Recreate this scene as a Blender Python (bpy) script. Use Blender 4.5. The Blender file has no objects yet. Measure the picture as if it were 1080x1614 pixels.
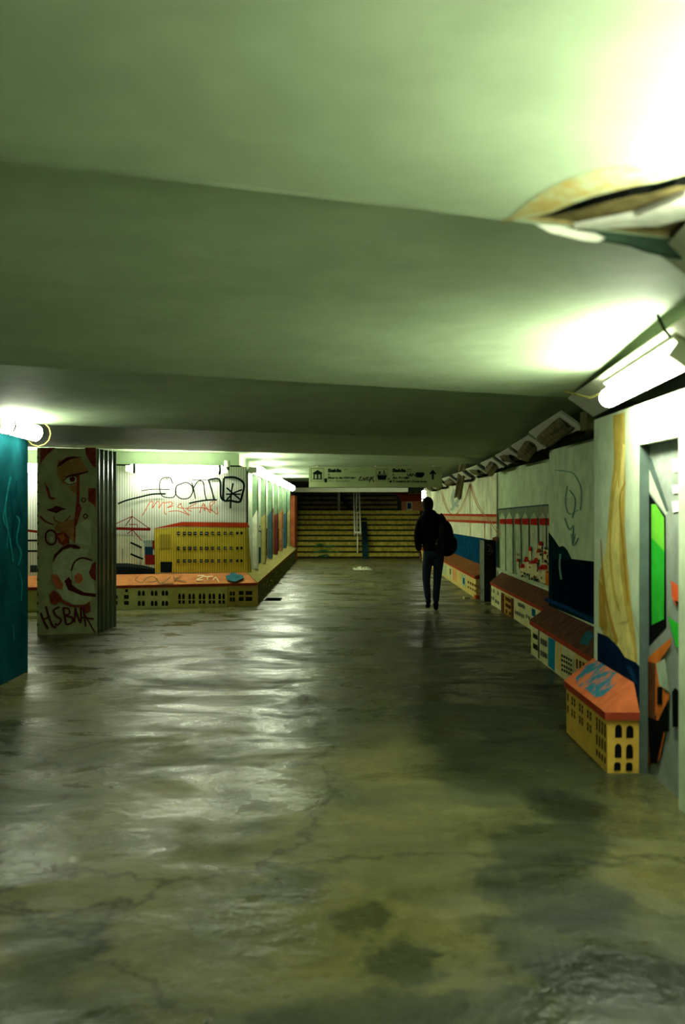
import bpy, bmesh, math, random
from mathutils import Vector, Matrix, Euler
random.seed(7)
C = bpy.context.scene.collection
F = 1575.0; CX = 540.0; CY = 800.0; H = 1.59
PI = math.pi

# ------------------------------------------------------------------ materials
def lin(c):
    c = c/255.0
    return c/12.92 if c <= 0.04045 else ((c+0.055)/1.055)**2.4
MATS = {}
def mat(name, rgb, rough=0.7, noise=0.25, scale=5.0, metal=0.0, dark=0.55, flutes=False, spec=0.0, bump=0.0):
    if name in MATS: return MATS[name]
    m = bpy.data.materials.new(name); m.use_nodes = True
    nt = m.node_tree; b = nt.nodes['Principled BSDF']
    col = (lin(rgb[0]), lin(rgb[1]), lin(rgb[2]), 1)
    b.inputs['Roughness'].default_value = rough
    b.inputs['Metallic'].default_value = metal
    b.inputs['Specular IOR Level'].default_value = spec
    tc = nt.nodes.new('ShaderNodeTexCoord')
    nz = nt.nodes.new('ShaderNodeTexNoise'); nz.inputs['Scale'].default_value = scale
    nz.inputs['Detail'].default_value = 6; nz.inputs['Roughness'].default_value = 0.65
    nt.links.new(tc.outputs['Object'], nz.inputs['Vector'])
    rp = nt.nodes.new('ShaderNodeValToRGB')
    rp.color_ramp.elements[0].position = 0.38; rp.color_ramp.elements[1].position = 0.62
    k = 1-noise*(1-dark)*2
    rp.color_ramp.elements[0].color = (col[0]*k, col[1]*k, col[2]*k, 1)
    rp.color_ramp.elements[1].color = col
    nt.links.new(nz.outputs['Fac'], rp.inputs['Fac'])
    out = rp.outputs['Color']
    if flutes:
        wv = nt.nodes.new('ShaderNodeTexWave'); wv.wave_type = 'BANDS'; wv.bands_direction = 'X'
        wv.inputs['Scale'].default_value = 8.2; wv.inputs['Distortion'].default_value = 0
        nt.links.new(tc.outputs['Object'], wv.inputs['Vector'])
        r2 = nt.nodes.new('ShaderNodeValToRGB')
        r2.color_ramp.elements[0].position = 0.0; r2.color_ramp.elements[0].color = (.5, .5, .5, 1)
        r2.color_ramp.elements[1].position = 0.45; r2.color_ramp.elements[1].color = (1, 1, 1, 1)
        nt.links.new(wv.outputs['Fac'], r2.inputs['Fac'])
        mx = nt.nodes.new('ShaderNodeMix'); mx.data_type = 'RGBA'; mx.blend_type = 'MULTIPLY'
        mx.inputs['Factor'].default_value = 1
        nt.links.new(out, mx.inputs[6]); nt.links.new(r2.outputs['Color'], mx.inputs[7])
        out = mx.outputs[2]
    nt.links.new(out, b.inputs['Base Color'])
    if bump:
        bp = nt.nodes.new('ShaderNodeBump'); bp.inputs['Strength'].default_value = bump
        bp.inputs['Distance'].default_value = 0.02
        nt.links.new(nz.outputs['Fac'], bp.inputs['Height']); nt.links.new(bp.outputs['Normal'], b.inputs['Normal'])
    MATS[name] = m
    return m
def emis(name, rgb, strength):
    m = bpy.data.materials.new(name); m.use_nodes = True
    nt = m.node_tree; nt.nodes.clear()
    e = nt.nodes.new('ShaderNodeEmission'); o = nt.nodes.new('ShaderNodeOutputMaterial')
    e.inputs['Color'].default_value = (*rgb, 1); e.inputs['Strength'].default_value = strength
    nt.links.new(e.outputs[0], o.inputs[0]); MATS[name] = m
    return m

LC = (0.95, 1.0, 0.78)
TUBE_A = emis('tube_near', LC, 58)
TUBE_B = emis('tube_overhead', LC, 46)
TUBE_C = emis('tube_pier', LC, 30)
TUBE_D = emis('tube_back', LC, 36)
TUBE_E = emis('tube_row', LC, 30)
TUBE_F = emis('tube_side', LC, 6)

plaster = mat('ceiling_paint', (170, 190, 154), 0.7, 0.16, 3.5, spec=0.1, bump=0.12)
wallp = mat('wall_paint', (200, 216, 184), 0.6, 0.25, 4.0)
wallw2 = mat('wall_cream', (200, 220, 172), 0.6, 0.25, 4.0)
wallw4 = mat('wall_ivory', (222, 226, 184), 0.6, 0.3, 3.0)
concrete = mat('concrete', (120, 124, 104), 0.8, 0.4, 6.0, bump=0.3)
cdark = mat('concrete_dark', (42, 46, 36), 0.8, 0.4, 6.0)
black = mat('paint_black', (16, 20, 20), 0.6, 0.1)
gapshade = mat('gap_shade', (22, 26, 20), 0.9, 0.1)  # dark colour painting the shade in gaps above walls and the ceiling slot

def floor_mat():
    m = bpy.data.materials.new('floor_concrete'); m.use_nodes = True
    nt = m.node_tree; b = nt.nodes['Principled BSDF']; L = nt.links.new
    tc = nt.nodes.new('ShaderNodeTexCoord')
    def noise(scale, det=6, rough=0.6, vec=None, dist=0.0, out='Fac'):
        n = nt.nodes.new('ShaderNodeTexNoise'); n.inputs['Scale'].default_value = scale
        n.inputs['Detail'].default_value = det; n.inputs['Roughness'].default_value = rough
        n.inputs['Distortion'].default_value = dist
        L(vec or tc.outputs['Object'], n.inputs['Vector']); return n.outputs[out]
    def ramp(src, p0, c0, p1, c1):
        r = nt.nodes.new('ShaderNodeValToRGB'); e = r.color_ramp.elements
        e[0].position = p0; e[0].color = (*c0, 1); e[1].position = p1; e[1].color = (*c1, 1)
        L(src, r.inputs['Fac']); return r.outputs['Color']
    def mul(a, c, f=1.0, mode='MULTIPLY'):
        x = nt.nodes.new('ShaderNodeMix'); x.data_type = 'RGBA'; x.blend_type = mode
        x.inputs['Factor'].default_value = f
        L(a, x.inputs[6]); L(c, x.inputs[7]); return x.outputs[2]
    def vm(op, a, bv=None, const=None):
        v = nt.nodes.new('ShaderNodeVectorMath'); v.operation = op; L(a, v.inputs[0])
        if bv is not None: L(bv, v.inputs[1])
        if const is not None: v.inputs[1].default_value = const
        return v
    big = noise(0.75, 8, 0.66, None, 0.5)
    mp = nt.nodes.new('ShaderNodeMapping'); mp.inputs['Scale'].default_value = (0.8, 1.35, 1)
    L(tc.outputs['Object'], mp.inputs['Vector'])
    streak = noise(1.6, 7, 0.66, mp.outputs['Vector'], 0.5)
    fine = noise(11, 7, 0.75)
    c = ramp(big, 0.40, (0.078, 0.084, 0.034), 0.60, (0.160, 0.148, 0.050))
    c = mul(c, ramp(streak, 0.36, (0.74, .78, .76), 0.60, (1, 1, 1)))
    c = mul(c, ramp(fine, 0.3, (0.74, .74, .74), 0.6, (1, 1, 1)))
    # soaked-in stains, plus two wide blobs painting shade beside the right ledges
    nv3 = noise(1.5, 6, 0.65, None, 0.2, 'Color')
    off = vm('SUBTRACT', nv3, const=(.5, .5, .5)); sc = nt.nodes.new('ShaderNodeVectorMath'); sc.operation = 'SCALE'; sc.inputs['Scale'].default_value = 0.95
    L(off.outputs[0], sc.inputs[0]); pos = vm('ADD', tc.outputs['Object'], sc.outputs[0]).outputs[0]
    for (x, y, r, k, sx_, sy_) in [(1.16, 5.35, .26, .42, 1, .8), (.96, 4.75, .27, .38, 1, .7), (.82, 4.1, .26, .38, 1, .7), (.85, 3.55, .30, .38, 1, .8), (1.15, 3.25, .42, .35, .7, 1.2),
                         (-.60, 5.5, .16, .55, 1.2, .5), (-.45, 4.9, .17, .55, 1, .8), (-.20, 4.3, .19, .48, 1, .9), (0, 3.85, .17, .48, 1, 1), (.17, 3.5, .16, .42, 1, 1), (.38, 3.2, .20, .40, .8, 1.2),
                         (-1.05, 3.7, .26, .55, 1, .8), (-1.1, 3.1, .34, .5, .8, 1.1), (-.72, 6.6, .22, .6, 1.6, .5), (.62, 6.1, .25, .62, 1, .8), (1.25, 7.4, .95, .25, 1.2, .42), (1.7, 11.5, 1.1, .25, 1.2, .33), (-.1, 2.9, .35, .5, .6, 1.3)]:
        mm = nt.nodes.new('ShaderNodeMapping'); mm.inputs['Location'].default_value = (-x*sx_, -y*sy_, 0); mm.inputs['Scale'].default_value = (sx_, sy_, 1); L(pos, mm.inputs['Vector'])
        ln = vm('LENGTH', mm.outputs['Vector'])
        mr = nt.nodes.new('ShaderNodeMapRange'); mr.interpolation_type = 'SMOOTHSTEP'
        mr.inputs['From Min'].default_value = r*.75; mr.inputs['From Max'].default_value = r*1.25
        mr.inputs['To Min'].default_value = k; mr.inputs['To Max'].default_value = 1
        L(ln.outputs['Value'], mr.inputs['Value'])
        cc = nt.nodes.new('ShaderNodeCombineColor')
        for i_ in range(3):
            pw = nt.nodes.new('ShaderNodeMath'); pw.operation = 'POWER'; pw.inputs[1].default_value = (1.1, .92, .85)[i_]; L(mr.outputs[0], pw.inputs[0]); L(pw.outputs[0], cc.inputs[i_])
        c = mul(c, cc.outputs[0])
    # hairline cracks
    vo = nt.nodes.new('ShaderNodeTexVoronoi'); vo.feature = 'DISTANCE_TO_EDGE'; vo.inputs['Scale'].default_value = .38
    L(pos, vo.inputs['Vector']); c = mul(c, ramp(vo.outputs['Distance'], 0.0, (.35, .38, .34), 0.012, (1, 1, 1)))
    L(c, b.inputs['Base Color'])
    w = noise(1.1, 9, 0.7, mp.outputs['Vector'], 0.6)
    r = nt.nodes.new('ShaderNodeMapRange'); r.inputs['From Min'].default_value = 0.40; r.inputs['From Max'].default_value = 0.60
    r.inputs['To Min'].default_value = 0.16; r.inputs['To Max'].default_value = 0.60
    L(w, r.inputs['Value']); L(r.outputs[0], b.inputs['Roughness'])
    b.inputs['Specular IOR Level'].default_value = 0.24
    bp = nt.nodes.new('ShaderNodeBump'); bp.inputs['Strength'].default_value = 0.5; bp.inputs['Distance'].default_value = 0.02
    n2 = noise(7, 6, 0.65)
    L(n2, bp.inputs['Height']); L(bp.outputs['Normal'], b.inputs['Normal'])
    return m

# ------------------------------------------------------------------ mesh builder
class MB:
    def __init__(s): s.v = []; s.f = []; s.m = []; s.mats = []
    def mi(s, m):
        if m not in s.mats: s.mats.append(m)
        return s.mats.index(m)
    def face(s, pts, m):
        b = len(s.v); s.v += [tuple(p) for p in pts]; s.f.append(list(range(b, b+len(pts)))); s.m.append(s.mi(m))
    def faces(s, vs, fs, m):
        b = len(s.v); s.v += [tuple(p) for p in vs]; k = s.mi(m)
        for f in fs: s.f.append([b+i for i in f]); s.m.append(k)
    def box(s, a, b, m):
        x0, y0, z0 = a; x1, y1, z1 = b
        s.prism([(x0, y0), (x1, y0), (x1, y1), (x0, y1)], z0, z1, m)
    def prism(s, poly, z0, z1, m, z1s=None):
        n = len(poly)
        vs = [(p[0], p[1], z0) for p in poly]+[(p[0], p[1], (z1s[i] if z1s else z1)) for i, p in enumerate(poly)]
        fs = [list(range(n))[::-1], list(range(n, 2*n))]+[[i, (i+1) % n, n+(i+1) % n, n+i] for i in range(n)]
        s.faces(vs, fs, m)
    def obox(s, c, ax, ay, az, m):     # oriented box: centre and three half-axis vectors
        c = Vector(c); vs = []
        for k in (-1, 1):
            for j in (-1, 1):
                for i in (-1, 1): vs.append(c+i*Vector(ax)+j*Vector(ay)+k*Vector(az))
        s.faces(vs, [[0, 2, 3, 1], [4, 5, 7, 6], [0, 1, 5, 4], [2, 6, 7, 3], [0, 4, 6, 2], [1, 3, 7, 5]], m)
    def tube(s, path, r, m, n=10, cap=True):
        path = [Vector(p) for p in path]; rs = r if isinstance(r, (list, tuple)) else [r]*len(path)
        vs = []; fs = []; prev = None
        for i, p in enumerate(path):
            t = (path[min(i+1, len(path)-1)]-path[max(i-1, 0)]).normalized()
            if prev is None:
                a = Vector((0, 0, 1)) if abs(t.z) < 0.9 else Vector((1, 0, 0))
                u = t.cross(a).normalized()
            else: u = (prev-t*prev.dot(t)).normalized()
            prev = u; w = t.cross(u)
            for k in range(n):
                an = 2*PI*k/n; vs.append(p+(u*math.cos(an)+w*math.sin(an))*rs[i])
        for i in range(len(path)-1):
            for k in range(n):
                fs.append([i*n+k, i*n+(k+1) % n, (i+1)*n+(k+1) % n, (i+1)*n+k])
        if cap: fs.append(list(range(n))[::-1]); fs.append([(len(path)-1)*n+k for k in range(n)])
        s.faces(vs, fs, m)
    def build(s, name, parent=None, smooth=False, loc=None):
        me = bpy.data.meshes.new(name)
        v = s.v
        if loc is not None: v = [(p[0]-loc[0], p[1]-loc[1], p[2]-loc[2]) for p in v]
        me.from_pydata(v, [], s.f)
        for m in s.mats: me.materials.append(m)
        for p, k in zip(me.polygons, s.m):
            p.material_index = k; p.use_smooth = smooth
        me.update()
        o = bpy.data.objects.new(name, me); C.objects.link(o)
        if parent: o.parent = parent
        elif loc is not None: o.location = loc
        return o
def tag(o, label, cat, group=None):
    o['label'] = label; o['category'] = cat
    if group: o['group'] = group
    return o
def thing(name, label, cat, loc=(0, 0, 0), group=None):
    o = bpy.data.objects.new(name, None); C.objects.link(o); o.location = loc; o.empty_display_size = .1
    return tag(o, label, cat, group)
def struct(o): o['kind'] = 'structure'; return o
def child(mb, name, parent, smooth=False):     # geometry in world coordinates, parented to a thing at parent.location
    o = mb.build(name, None, smooth, loc=tuple(parent.location)); o.location = (0, 0, 0); o.parent = parent
    return o
def sub(mb, name, part, root, smooth=False):
    o = mb.build(name, None, smooth, loc=tuple(root.location)); o.location = (0, 0, 0); o.parent = part
    return o

# painting laid on a wall surface, as part of that wall's mesh
class Paint:
    def __init__(s, mb, p0, n, step=0.0007):
        s.mb = mb; s.p0 = Vector(p0); s.n = Vector(n).normalized(); s.k = 1; s.step = step
        s.u = Vector((0, 0, 1)).cross(s.n)
        if s.u.length < .1: s.u = Vector((1, 0, 0))
        s.u.normalize(); s.w = s.n.cross(s.u)
    def hit(s, p):
        d = Vector(((p[0]-CX)/F, 1, (CY-p[1])/F)); o = Vector((0, 0, H))
        q = s.p0+s.n*s.step*s.k
        return o+d*((q-o).dot(s.n)/d.dot(s.n))
    def uv(s, a, z): return s.p0+s.u*a+s.w*z+s.n*s.step*s.k
    def poly(s, pts, m): s.mb.face([s.hit(p) for p in pts], m); s.k += 1
    def upoly(s, pts, m): s.mb.face([s.uv(*p) for p in pts], m); s.k += 1
    def urects(s, rs, m):
        for (a0, z0, a1, z1) in rs: s.mb.face([s.uv(a0, z0), s.uv(a1, z0), s.uv(a1, z1), s.uv(a0, z1)], m)
        s.k += 1
    def stroke(s, pts, w, m, smooth=True, close=False, uvm=False):
        P = [Vector((p[0], p[1])) for p in pts]
        if close: P.append(P[0])
        if smooth and len(P) > 2:
            Q = []
            for i in range(len(P)-1):
                a = P[i-1] if i > 0 else (P[-2] if close else P[i]); b = P[i]; c = P[i+1]
                d = P[i+2] if i+2 < len(P) else (P[1] if close else c)
                for j in range(5):
                    t = j/5; Q.append(0.5*((2*b)+(c-a)*t+(2*a-5*b+4*c-d)*t*t+(3*b-a-3*c+d)*t**3))
            Q.append(P[-1]); P = Q
        L = []; R = []
        for i in range(len(P)):
            t = P[min(i+1, len(P)-1)]-P[max(i-1, 0)]
            if t.length < 1e-6: t = Vector((1, 0))
            t.normalize(); nn = Vector((-t.y, t.x))
            ww = w/2 if not isinstance(w, (list, tuple)) else (w[0]+(w[1]-w[0])*i/(len(P)-1))/2
            L.append(P[i]+nn*ww); R.append(P[i]-nn*ww)
        g = (lambda q: s.uv(q[0], q[1])) if uvm else s.hit
        for i in range(len(P)-1):
            s.mb.face([g(L[i]), g(L[i+1]), g(R[i+1]), g(R[i])], m)
        s.k += 1
def zc(ox, oy, sc):
    return lambda *pts: [(ox+x/sc, oy+y/sc) for x, y in pts]
def on_floor(x, y):
    Y = F*H/(y-CY); return ((x-CX)*Y/F, Y)

# ------------------------------------------------------------------ floor
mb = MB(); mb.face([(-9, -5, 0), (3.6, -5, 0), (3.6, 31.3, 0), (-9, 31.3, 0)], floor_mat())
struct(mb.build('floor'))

# ------------------------------------------------------------------ ceiling: stepped bays, each sloping down to a lip
lips = [(-1.6, .39, 2.40), (2.63, .39, 2.40), (6.58, .47, 2.40), (11.2, .50, 2.40), (15.2, .45, 2.40), (20.4, .10, 2.41),
        (23.3, 0, 2.40), (27.1, 0, 2.40), (31.4, 0, 2.40)]
XA, XB = -9.0, 3.6
mb = MB(); NX = 26; NT = 12
def lipY(i, X): return lips[i][0]+lips[i][1]*X
# first bay behind and above the camera is flat, with the broken hole at its far right edge
hole = [(.50, 2.805), (.545, 2.775), (.575, 2.744), (.60, 2.69), (.627, 2.641), (.655, 2.60), (.685, 2.567), (.736, 2.516), (.786, 2.487), (.833, 2.43), (.90, 2.42),
        (1.15, 2.5), (1.22, 2.75), (1.20, 3.078), (1.0, 2.998), (.90, 2.965), (.8, 2.92), (.7, 2.885), (.6, 2.845), (.54, 2.825)]
bm = bmesh.new()
outer = [(XA, lipY(0, XA)-3.4), (XB, lipY(0, XB)-3.4)] 
NE = 30
outer += [(XB+(XA-XB)*i/NE, lipY(1, XB+(XA-XB)*i/NE)+(0.012*random.uniform(-1, 1) if 0 < i < NE else 0)) for i in range(NE+1)]
def loop(pts, z):
    vs = [bm.verts.new((p[0], p[1], z)) for p in pts]
    return [bm.edges.new((vs[i], vs[(i+1) % len(vs)])) for i in range(len(vs))]
ed = loop(outer, 2.40)+loop(hole, 2.40)
bmesh.ops.triangle_fill(bm, edges=ed, use_beauty=True)
bm.verts.index_update()
vs = [tuple(v.co) for v in bm.verts]; fs = [[v.index for v in f.verts] for f in bm.faces]
bm.free(); mb.faces(vs, fs, plaster)
bays = []
for i in range(1, len(lips)-1):
    zl0, zl1 = lips[i][2], lips[i+1][2]; d = [0, .085, .12, .12, .12, .10, .10, .10][i]
    vs = []; fs = []
    for a in range(NX+1):
        X = XA+(XB-XA)*a/NX; y0 = lipY(i, X); y1 = lipY(i+1, X)
        vs.append((X, y0, zl0))
        for t in range(NT+1):
            q = t/NT; vs.append((X, y0+(y1-y0)*q, zl1+d*math.cos(q*PI/2)**1.0))
    W = NT+2
    for a in range(NX):
        for t in range(W-1): fs.append([a*W+t, a*W+t+1, (a+1)*W+t+1, (a+1)*W+t])
    mb.faces(vs, fs, plaster)
# cavity behind the broken edge, its slot coloured dark as shadow
ochre = mat('stain_ochre', (178, 158, 70), 0.8, 0.5, 14, dark=.8)
lath = mat('exposed_screed', (112, 104, 66), 0.9, 0.5, 16, bump=.6)
n = len(hole)
slot = [(hole[i][0]+.02, hole[i][1]+.012+.115*min(1, i/4)) for i in range(1, 11)]
for i in range(n):
    j = (i+1) % n
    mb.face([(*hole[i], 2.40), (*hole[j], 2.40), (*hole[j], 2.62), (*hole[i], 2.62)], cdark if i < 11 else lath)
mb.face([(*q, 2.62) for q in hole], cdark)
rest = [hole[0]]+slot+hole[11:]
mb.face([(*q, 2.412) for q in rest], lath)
for i in range(len(slot)-1): mb.face([(*slot[i], 2.412), (*slot[i+1], 2.412), (*slot[i+1], 2.62), (*slot[i], 2.62)], gapshade)
def twotone(name, c1, c2, scale, lo, hi):
    m = mat(name, c1, .8); nt = m.node_tree; r = [n for n in nt.nodes if n.type == 'VALTORGB'][0]; z = [n for n in nt.nodes if n.type == 'TEX_NOISE'][0]
    z.inputs['Scale'].default_value = scale; e = r.color_ramp.elements; e[0].position = lo; e[1].position = hi
    e[0].color = (lin(c2[0]), lin(c2[1]), lin(c2[2]), 1); e[1].color = (lin(c1[0]), lin(c1[1]), lin(c1[2]), 1); return m
ochre = twotone('stain_mottled', (168, 152, 88), (172, 190, 150), 14, .38, .60)
pc = Paint(mb, (0, 0, 2.40), (0, 0, -1), .0012)
hx = lambda p: (CX+F*p[0]/p[1], CY-F*.81/p[1])
ring_in = [hx(p) for p in hole[:11]]
ring_out = [(790, 350), (808, 340), (828, 322), (850, 306), (880, 290), (910, 277), (940, 267), (980, 262), (1018, 266), (1050, 270), (1100, 262)]
for i in range(10):
    mb.face([pc.hit(ring_in[i]), pc.hit(ring_in[i+1]), pc.hit(ring_out[i+1]), pc.hit(ring_out[i])], ochre)
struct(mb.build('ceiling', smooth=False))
ceil = bpy.data.objects['ceiling']
for p in ceil.data.polygons:
    if len(p.vertices) == 4 and p.area > .02: p.use_smooth = True
# loose plaster flakes at the broken edge
fl = mat('plaster_flake', (205, 210, 190), .8, .3, 10)
def flake(pts, z, th, label):
    mb = MB(); mb.prism(pts, z, z+th, fl)
    o = mb.build('plaster_flake', loc=(pts[0][0], pts[0][1], z)); tag(o, label, 'plaster'); return o
flake([(.665, 2.87), (.74, 2.81), (.806, 2.76), (.886, 2.583), (1.0, 2.56), (1.02, 2.76), (.946, 2.79), (.90, 2.85), (.834, 2.857), (.75, 2.88)], 2.392, .016,
      'pale slab of loose plaster hanging inside the broken ceiling hole at the right')
mb = MB(); fp = [(.66, 2.90, 2.415), (1.25, 3.13, 2.415), (1.25, 3.13, 2.345), (1.12, 3.08, 2.350), (1.0, 3.03, 2.352), (.92, 3.0, 2.36), (.86, 2.975, 2.372), (.78, 2.945, 2.378), (.72, 2.92, 2.39)]
mb.faces(fp+[(x, y+.02, z) for x, y, z in fp], [list(range(9)), list(range(17, 8, -1))]+[[i, 9+i, 9+(i+1) % 9, (i+1) % 9] for i in range(9)], mat('shaded_plaster', (52, 72, 56), .9, .3, 8))  # dark colour stands in for the flap's unlit side
tag(mb.build('hanging_flap', loc=fp[0]), 'flap of ceiling board coloured dark for shade, hanging below the broken hole', 'plaster')
def shard(pts, label):
    mb = MB(); n = len(pts)
    vs = [(x, y, z) for x, y, z in pts]+[(x+.004, y+.016, z+.004) for x, y, z in pts]
    mb.faces(vs, [list(range(n)), list(range(2*n-1, n-1, -1))]+[[i, n+i, n+(i+1) % n, (i+1) % n] for i in range(n)], fl)
    o = mb.build('plaster_shard', loc=pts[0]); tag(o, label, 'plaster')
shard([(.555, 2.86, 2.400), (.60, 2.88, 2.382), (.65, 2.89, 2.374), (.70, 2.905, 2.366), (.745, 2.92, 2.366), (.77, 2.925, 2.378), (.74, 2.92, 2.392), (.68, 2.90, 2.394), (.62, 2.88, 2.402)],
      'thin ragged shard of white plaster hanging from the ceiling lip')
# ------------------------------------------------------------------ right wall, stepping outwards in four stages
mb = MB(); WT = 2.21; WB = 2.265
foot = [(1.22, -5), (1.22, 3.35), (1.78, 3.35), (1.78, 5.29), (1.84, 5.29), (1.84, 5.99), (1.78, 5.99), (1.78, 7.07), (2.25, 7.07), (2.25, 10.87),
        (2.63, 10.87), (2.63, 16.87), (2.60, 16.87), (2.60, 31.3), (3.5, 31.3), (3.5, -5)]
wm = {(1.78): wallp, 2.25: wallw2, 2.63: wallw2, 2.60: wallw4}
for i in range(len(foot)):
    a, b = foot[i], foot[(i+1) % len(foot)]
    m = wallp
    if a[0] == b[0] and a[0] in wm: m = wm[a[0]]
    mb.face([(*a, 0), (*a, WT), (*b, WT), (*b, 0)], m)
mb.face([(*p, WT) for p in foot], gapshade)
mb.box((1.78, 5.29, 1.965), (1.87, 5.99, WT), wallp)      # head of the shallow niche
# --- murals on W1 (x = 1.78)
gold = mat('paint_gold', (202, 178, 86), .6, .35, 6); gold2 = mat('paint_gold_pale', (230, 216, 130), .6, .3, 6)
goldd = mat('paint_ochre', (178, 142, 58), .6, .3, 6); navy = mat('paint_navy', (14, 34, 58), .6, .3, 8)
navyb = mat('paint_navy_light', (22, 66, 104), .6, .5, 12)
teal = mat('paint_teal', (18, 96, 104), .6, .4, 6); tealp = mat('paint_teal_pale', (110, 158, 128), .7, .4, 8)
p = Paint(mb, (1.78, 0, 0), (-1, 0, 0))
p.poly([(966, 655), (985, 650), (986, 760), (985, 830), (990, 900), (996, 960), (1003, 1010), (1005, 1040), (1004, 1060), (960, 1020), (944, 985), (945, 900), (955, 880), (958, 830), (963, 770), (968, 730)], gold)
p.poly([(972, 740), (978, 800), (975, 870), (985, 960), (1000, 1025), (1001, 1050), (968, 1020), (955, 960), (950, 890), (958, 850), (966, 780)], gold2)
p.stroke([(968, 690), (974, 740), (966, 790), (962, 870), (972, 950), (992, 975)], [2, 5], gold)
p.stroke([(984, 700), (980, 760), (972, 820), (974, 900), (984, 980)], [5, 10], gold2)
p.stroke([(986, 760), (977, 790), (983, 870), (990, 950)], [2, 4], goldd)
p.stroke([(947, 850), (952, 920), (962, 975), (972, 1012)], [1.5, 6], goldd)
p.poly([(944, 915), (951, 925), (955, 975), (958, 990), (946, 985)], goldd)
p.poly([(986, 770), (993, 775), (1007, 900), (1008, 1000), (998, 960), (988, 860)], wallp)
p.poly([(942, 997), (958, 1003), (975, 1020), (985, 1036), (1002, 1044), (1008, 1050), (1008, 1125), (942, 1075)], navy)
p.stroke([(990, 1050), (997, 1062), (1002, 1078)], 6, navyb)
# niche back painting
pn = Paint(mb, (1.84, 0, 0), (-1, 0, 0))
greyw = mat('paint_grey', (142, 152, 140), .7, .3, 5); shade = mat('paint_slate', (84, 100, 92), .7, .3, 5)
green = mat('paint_green', (48, 178, 52), .5, .25, 5); greenl = mat('paint_green_light', (112, 200, 60), .5, .25, 5)
orange = mat('paint_orange', (205, 112, 44), .6, .35, 8); browns = mat('paint_brown', (96, 60, 36), .7, .4, 8)
J = zc(960, 660, 4.75); K = zc(960, 960, 4.89)
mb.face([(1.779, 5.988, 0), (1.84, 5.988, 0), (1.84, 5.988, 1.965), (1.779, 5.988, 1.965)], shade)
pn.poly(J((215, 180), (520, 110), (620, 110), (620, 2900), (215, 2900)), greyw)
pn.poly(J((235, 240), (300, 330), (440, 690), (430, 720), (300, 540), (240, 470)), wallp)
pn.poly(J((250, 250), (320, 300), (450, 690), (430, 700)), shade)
pn.poly(J((300, 560), (300, 1700), (430, 1560), (425, 730)), black)
pn.poly(J((318, 640), (350, 640), (412, 740), (415, 1000), (318, 900)), greenl)
pn.poly(J((318, 890), (415, 990), (412, 1500), (320, 1545)), green)
for a, b in ((305, 400), (500, 560), (620, 700)):
    pn.poly(J((470, a), (570, a-12), (570, b-12), (480, b)), mat('paint_white', (236, 238, 222), .6, .1))
red = mat('paint_red', (172, 44, 30), .6, .35, 8); redo = mat('paint_red_orange', (214, 92, 48), .6, .35, 8)
pn.poly(J((465, 1210), (520, 1250), (520, 1380), (500, 1400), (470, 1330)), redo)
pn.poly(J((490, 1360), (530, 1370), (530, 1440)), black)
pn.poly(J((440, 1480), (470, 1500), (560, 1560), (560, 1750), (500, 1700)), green)
pn.poly(K((285, 390), (350, 330), (480, 220), (480, 270), (380, 420), (380, 540), (440, 640), (470, 650), (430, 960), (390, 1160), (365, 1180), (365, 820), (285, 820)), orange)
pn.poly(K((285, 400), (360, 420), (355, 860), (330, 1200), (260, 1230), (270, 830)), browns)
pn.poly(K((300, 830), (380, 860), (460, 690), (460, 940), (420, 950), (370, 1190), (320, 1190)), black)
pn.stroke(K((392, 600), (392, 735)), 8, black)
pn.poly(K((485, 640), (510, 605), (545, 640), (545, 910), (490, 910)), black)
pn.poly(K((365, 420), (430, 380), (470, 640), (390, 590)), mat('paint_mist', (170, 190, 160), .7, .4, 8))
# --- W2 (x = 2.25)
p = Paint(mb, (2.25, 0, 0), (-1, 0, 0))
G = zc(740, 640, 3.176); Hh = zc(780, 880, 3.6)
dteal = mat('paint_dark_teal', (12, 44, 44), .6, .4, 6)
p.poly(G((397, 630), (420, 660), (450, 705), (470, 700), (490, 720), (512, 765), (640, 780), (640, 1100), (397, 1000)), dteal)
p.poly(G((415, 765), (640, 780), (640, 1060), (415, 985)), mat('paint_night', (8, 22, 32), .5, .3, 6))
p.stroke(G((455, 740), (452, 800), (460, 868)), 3, tealp)
p.stroke(Hh((285, 232), (400, 275), (590, 372)), 5.5, navyb, False)
tg = mat('spray_teal', (128, 178, 142), .7, .6, 24)
for pts in [((430, 320), (500, 330), (530, 350), (560, 420), (555, 520)), ((490, 400), (480, 480), (500, 540), (545, 520)), ((500, 420), (530, 470), (515, 560)),
            ((475, 560), (500, 620), (520, 600), (515, 690), (530, 640)), ((510, 640), (520, 700), (545, 660)), ((640, 330), (642, 352))]:
    p.stroke(G(*pts), 1.6, tg)
# --- W3 (x = 2.63) arches and hill of houses
p = Paint(mb, (2.63, 0, 0), (-1, 0, 0))
Z = zc(760, 780, 9.0)
gp = mat('paint_grey_green', (128, 142, 108), .7, .3, 6); gpd = mat('paint_grey_dark', (84, 100, 74), .7, .3, 6)
gpl = mat('paint_pale_green', (176, 190, 146), .7, .3, 6)
p.poly(Z((215, 205), (945, 140), (975, 1300), (930, 1290), (210, 1035)), gp)
for i, (x0, x1, xb0, xb1) in enumerate([(250, 325, 262, 330), (340, 430, 345, 432), (460, 540, 490, 552), (565, 655, 580, 660), (685, 785, 690, 790), (815, 905, 820, 895), (925, 960, 925, 960)]):
    xm = (x0+x1)/2
    p.poly(Z((x0, 340), (xm-18, 280), (xm, 250), (xm+18, 280), (x1, 340), (xb1, 1250), (xb0, 1090)), gpl)
    p.poly(Z((x1, 330), (x1+14, 330), (xb1+18, 1250), (xb1, 1250)), gpd)
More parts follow.
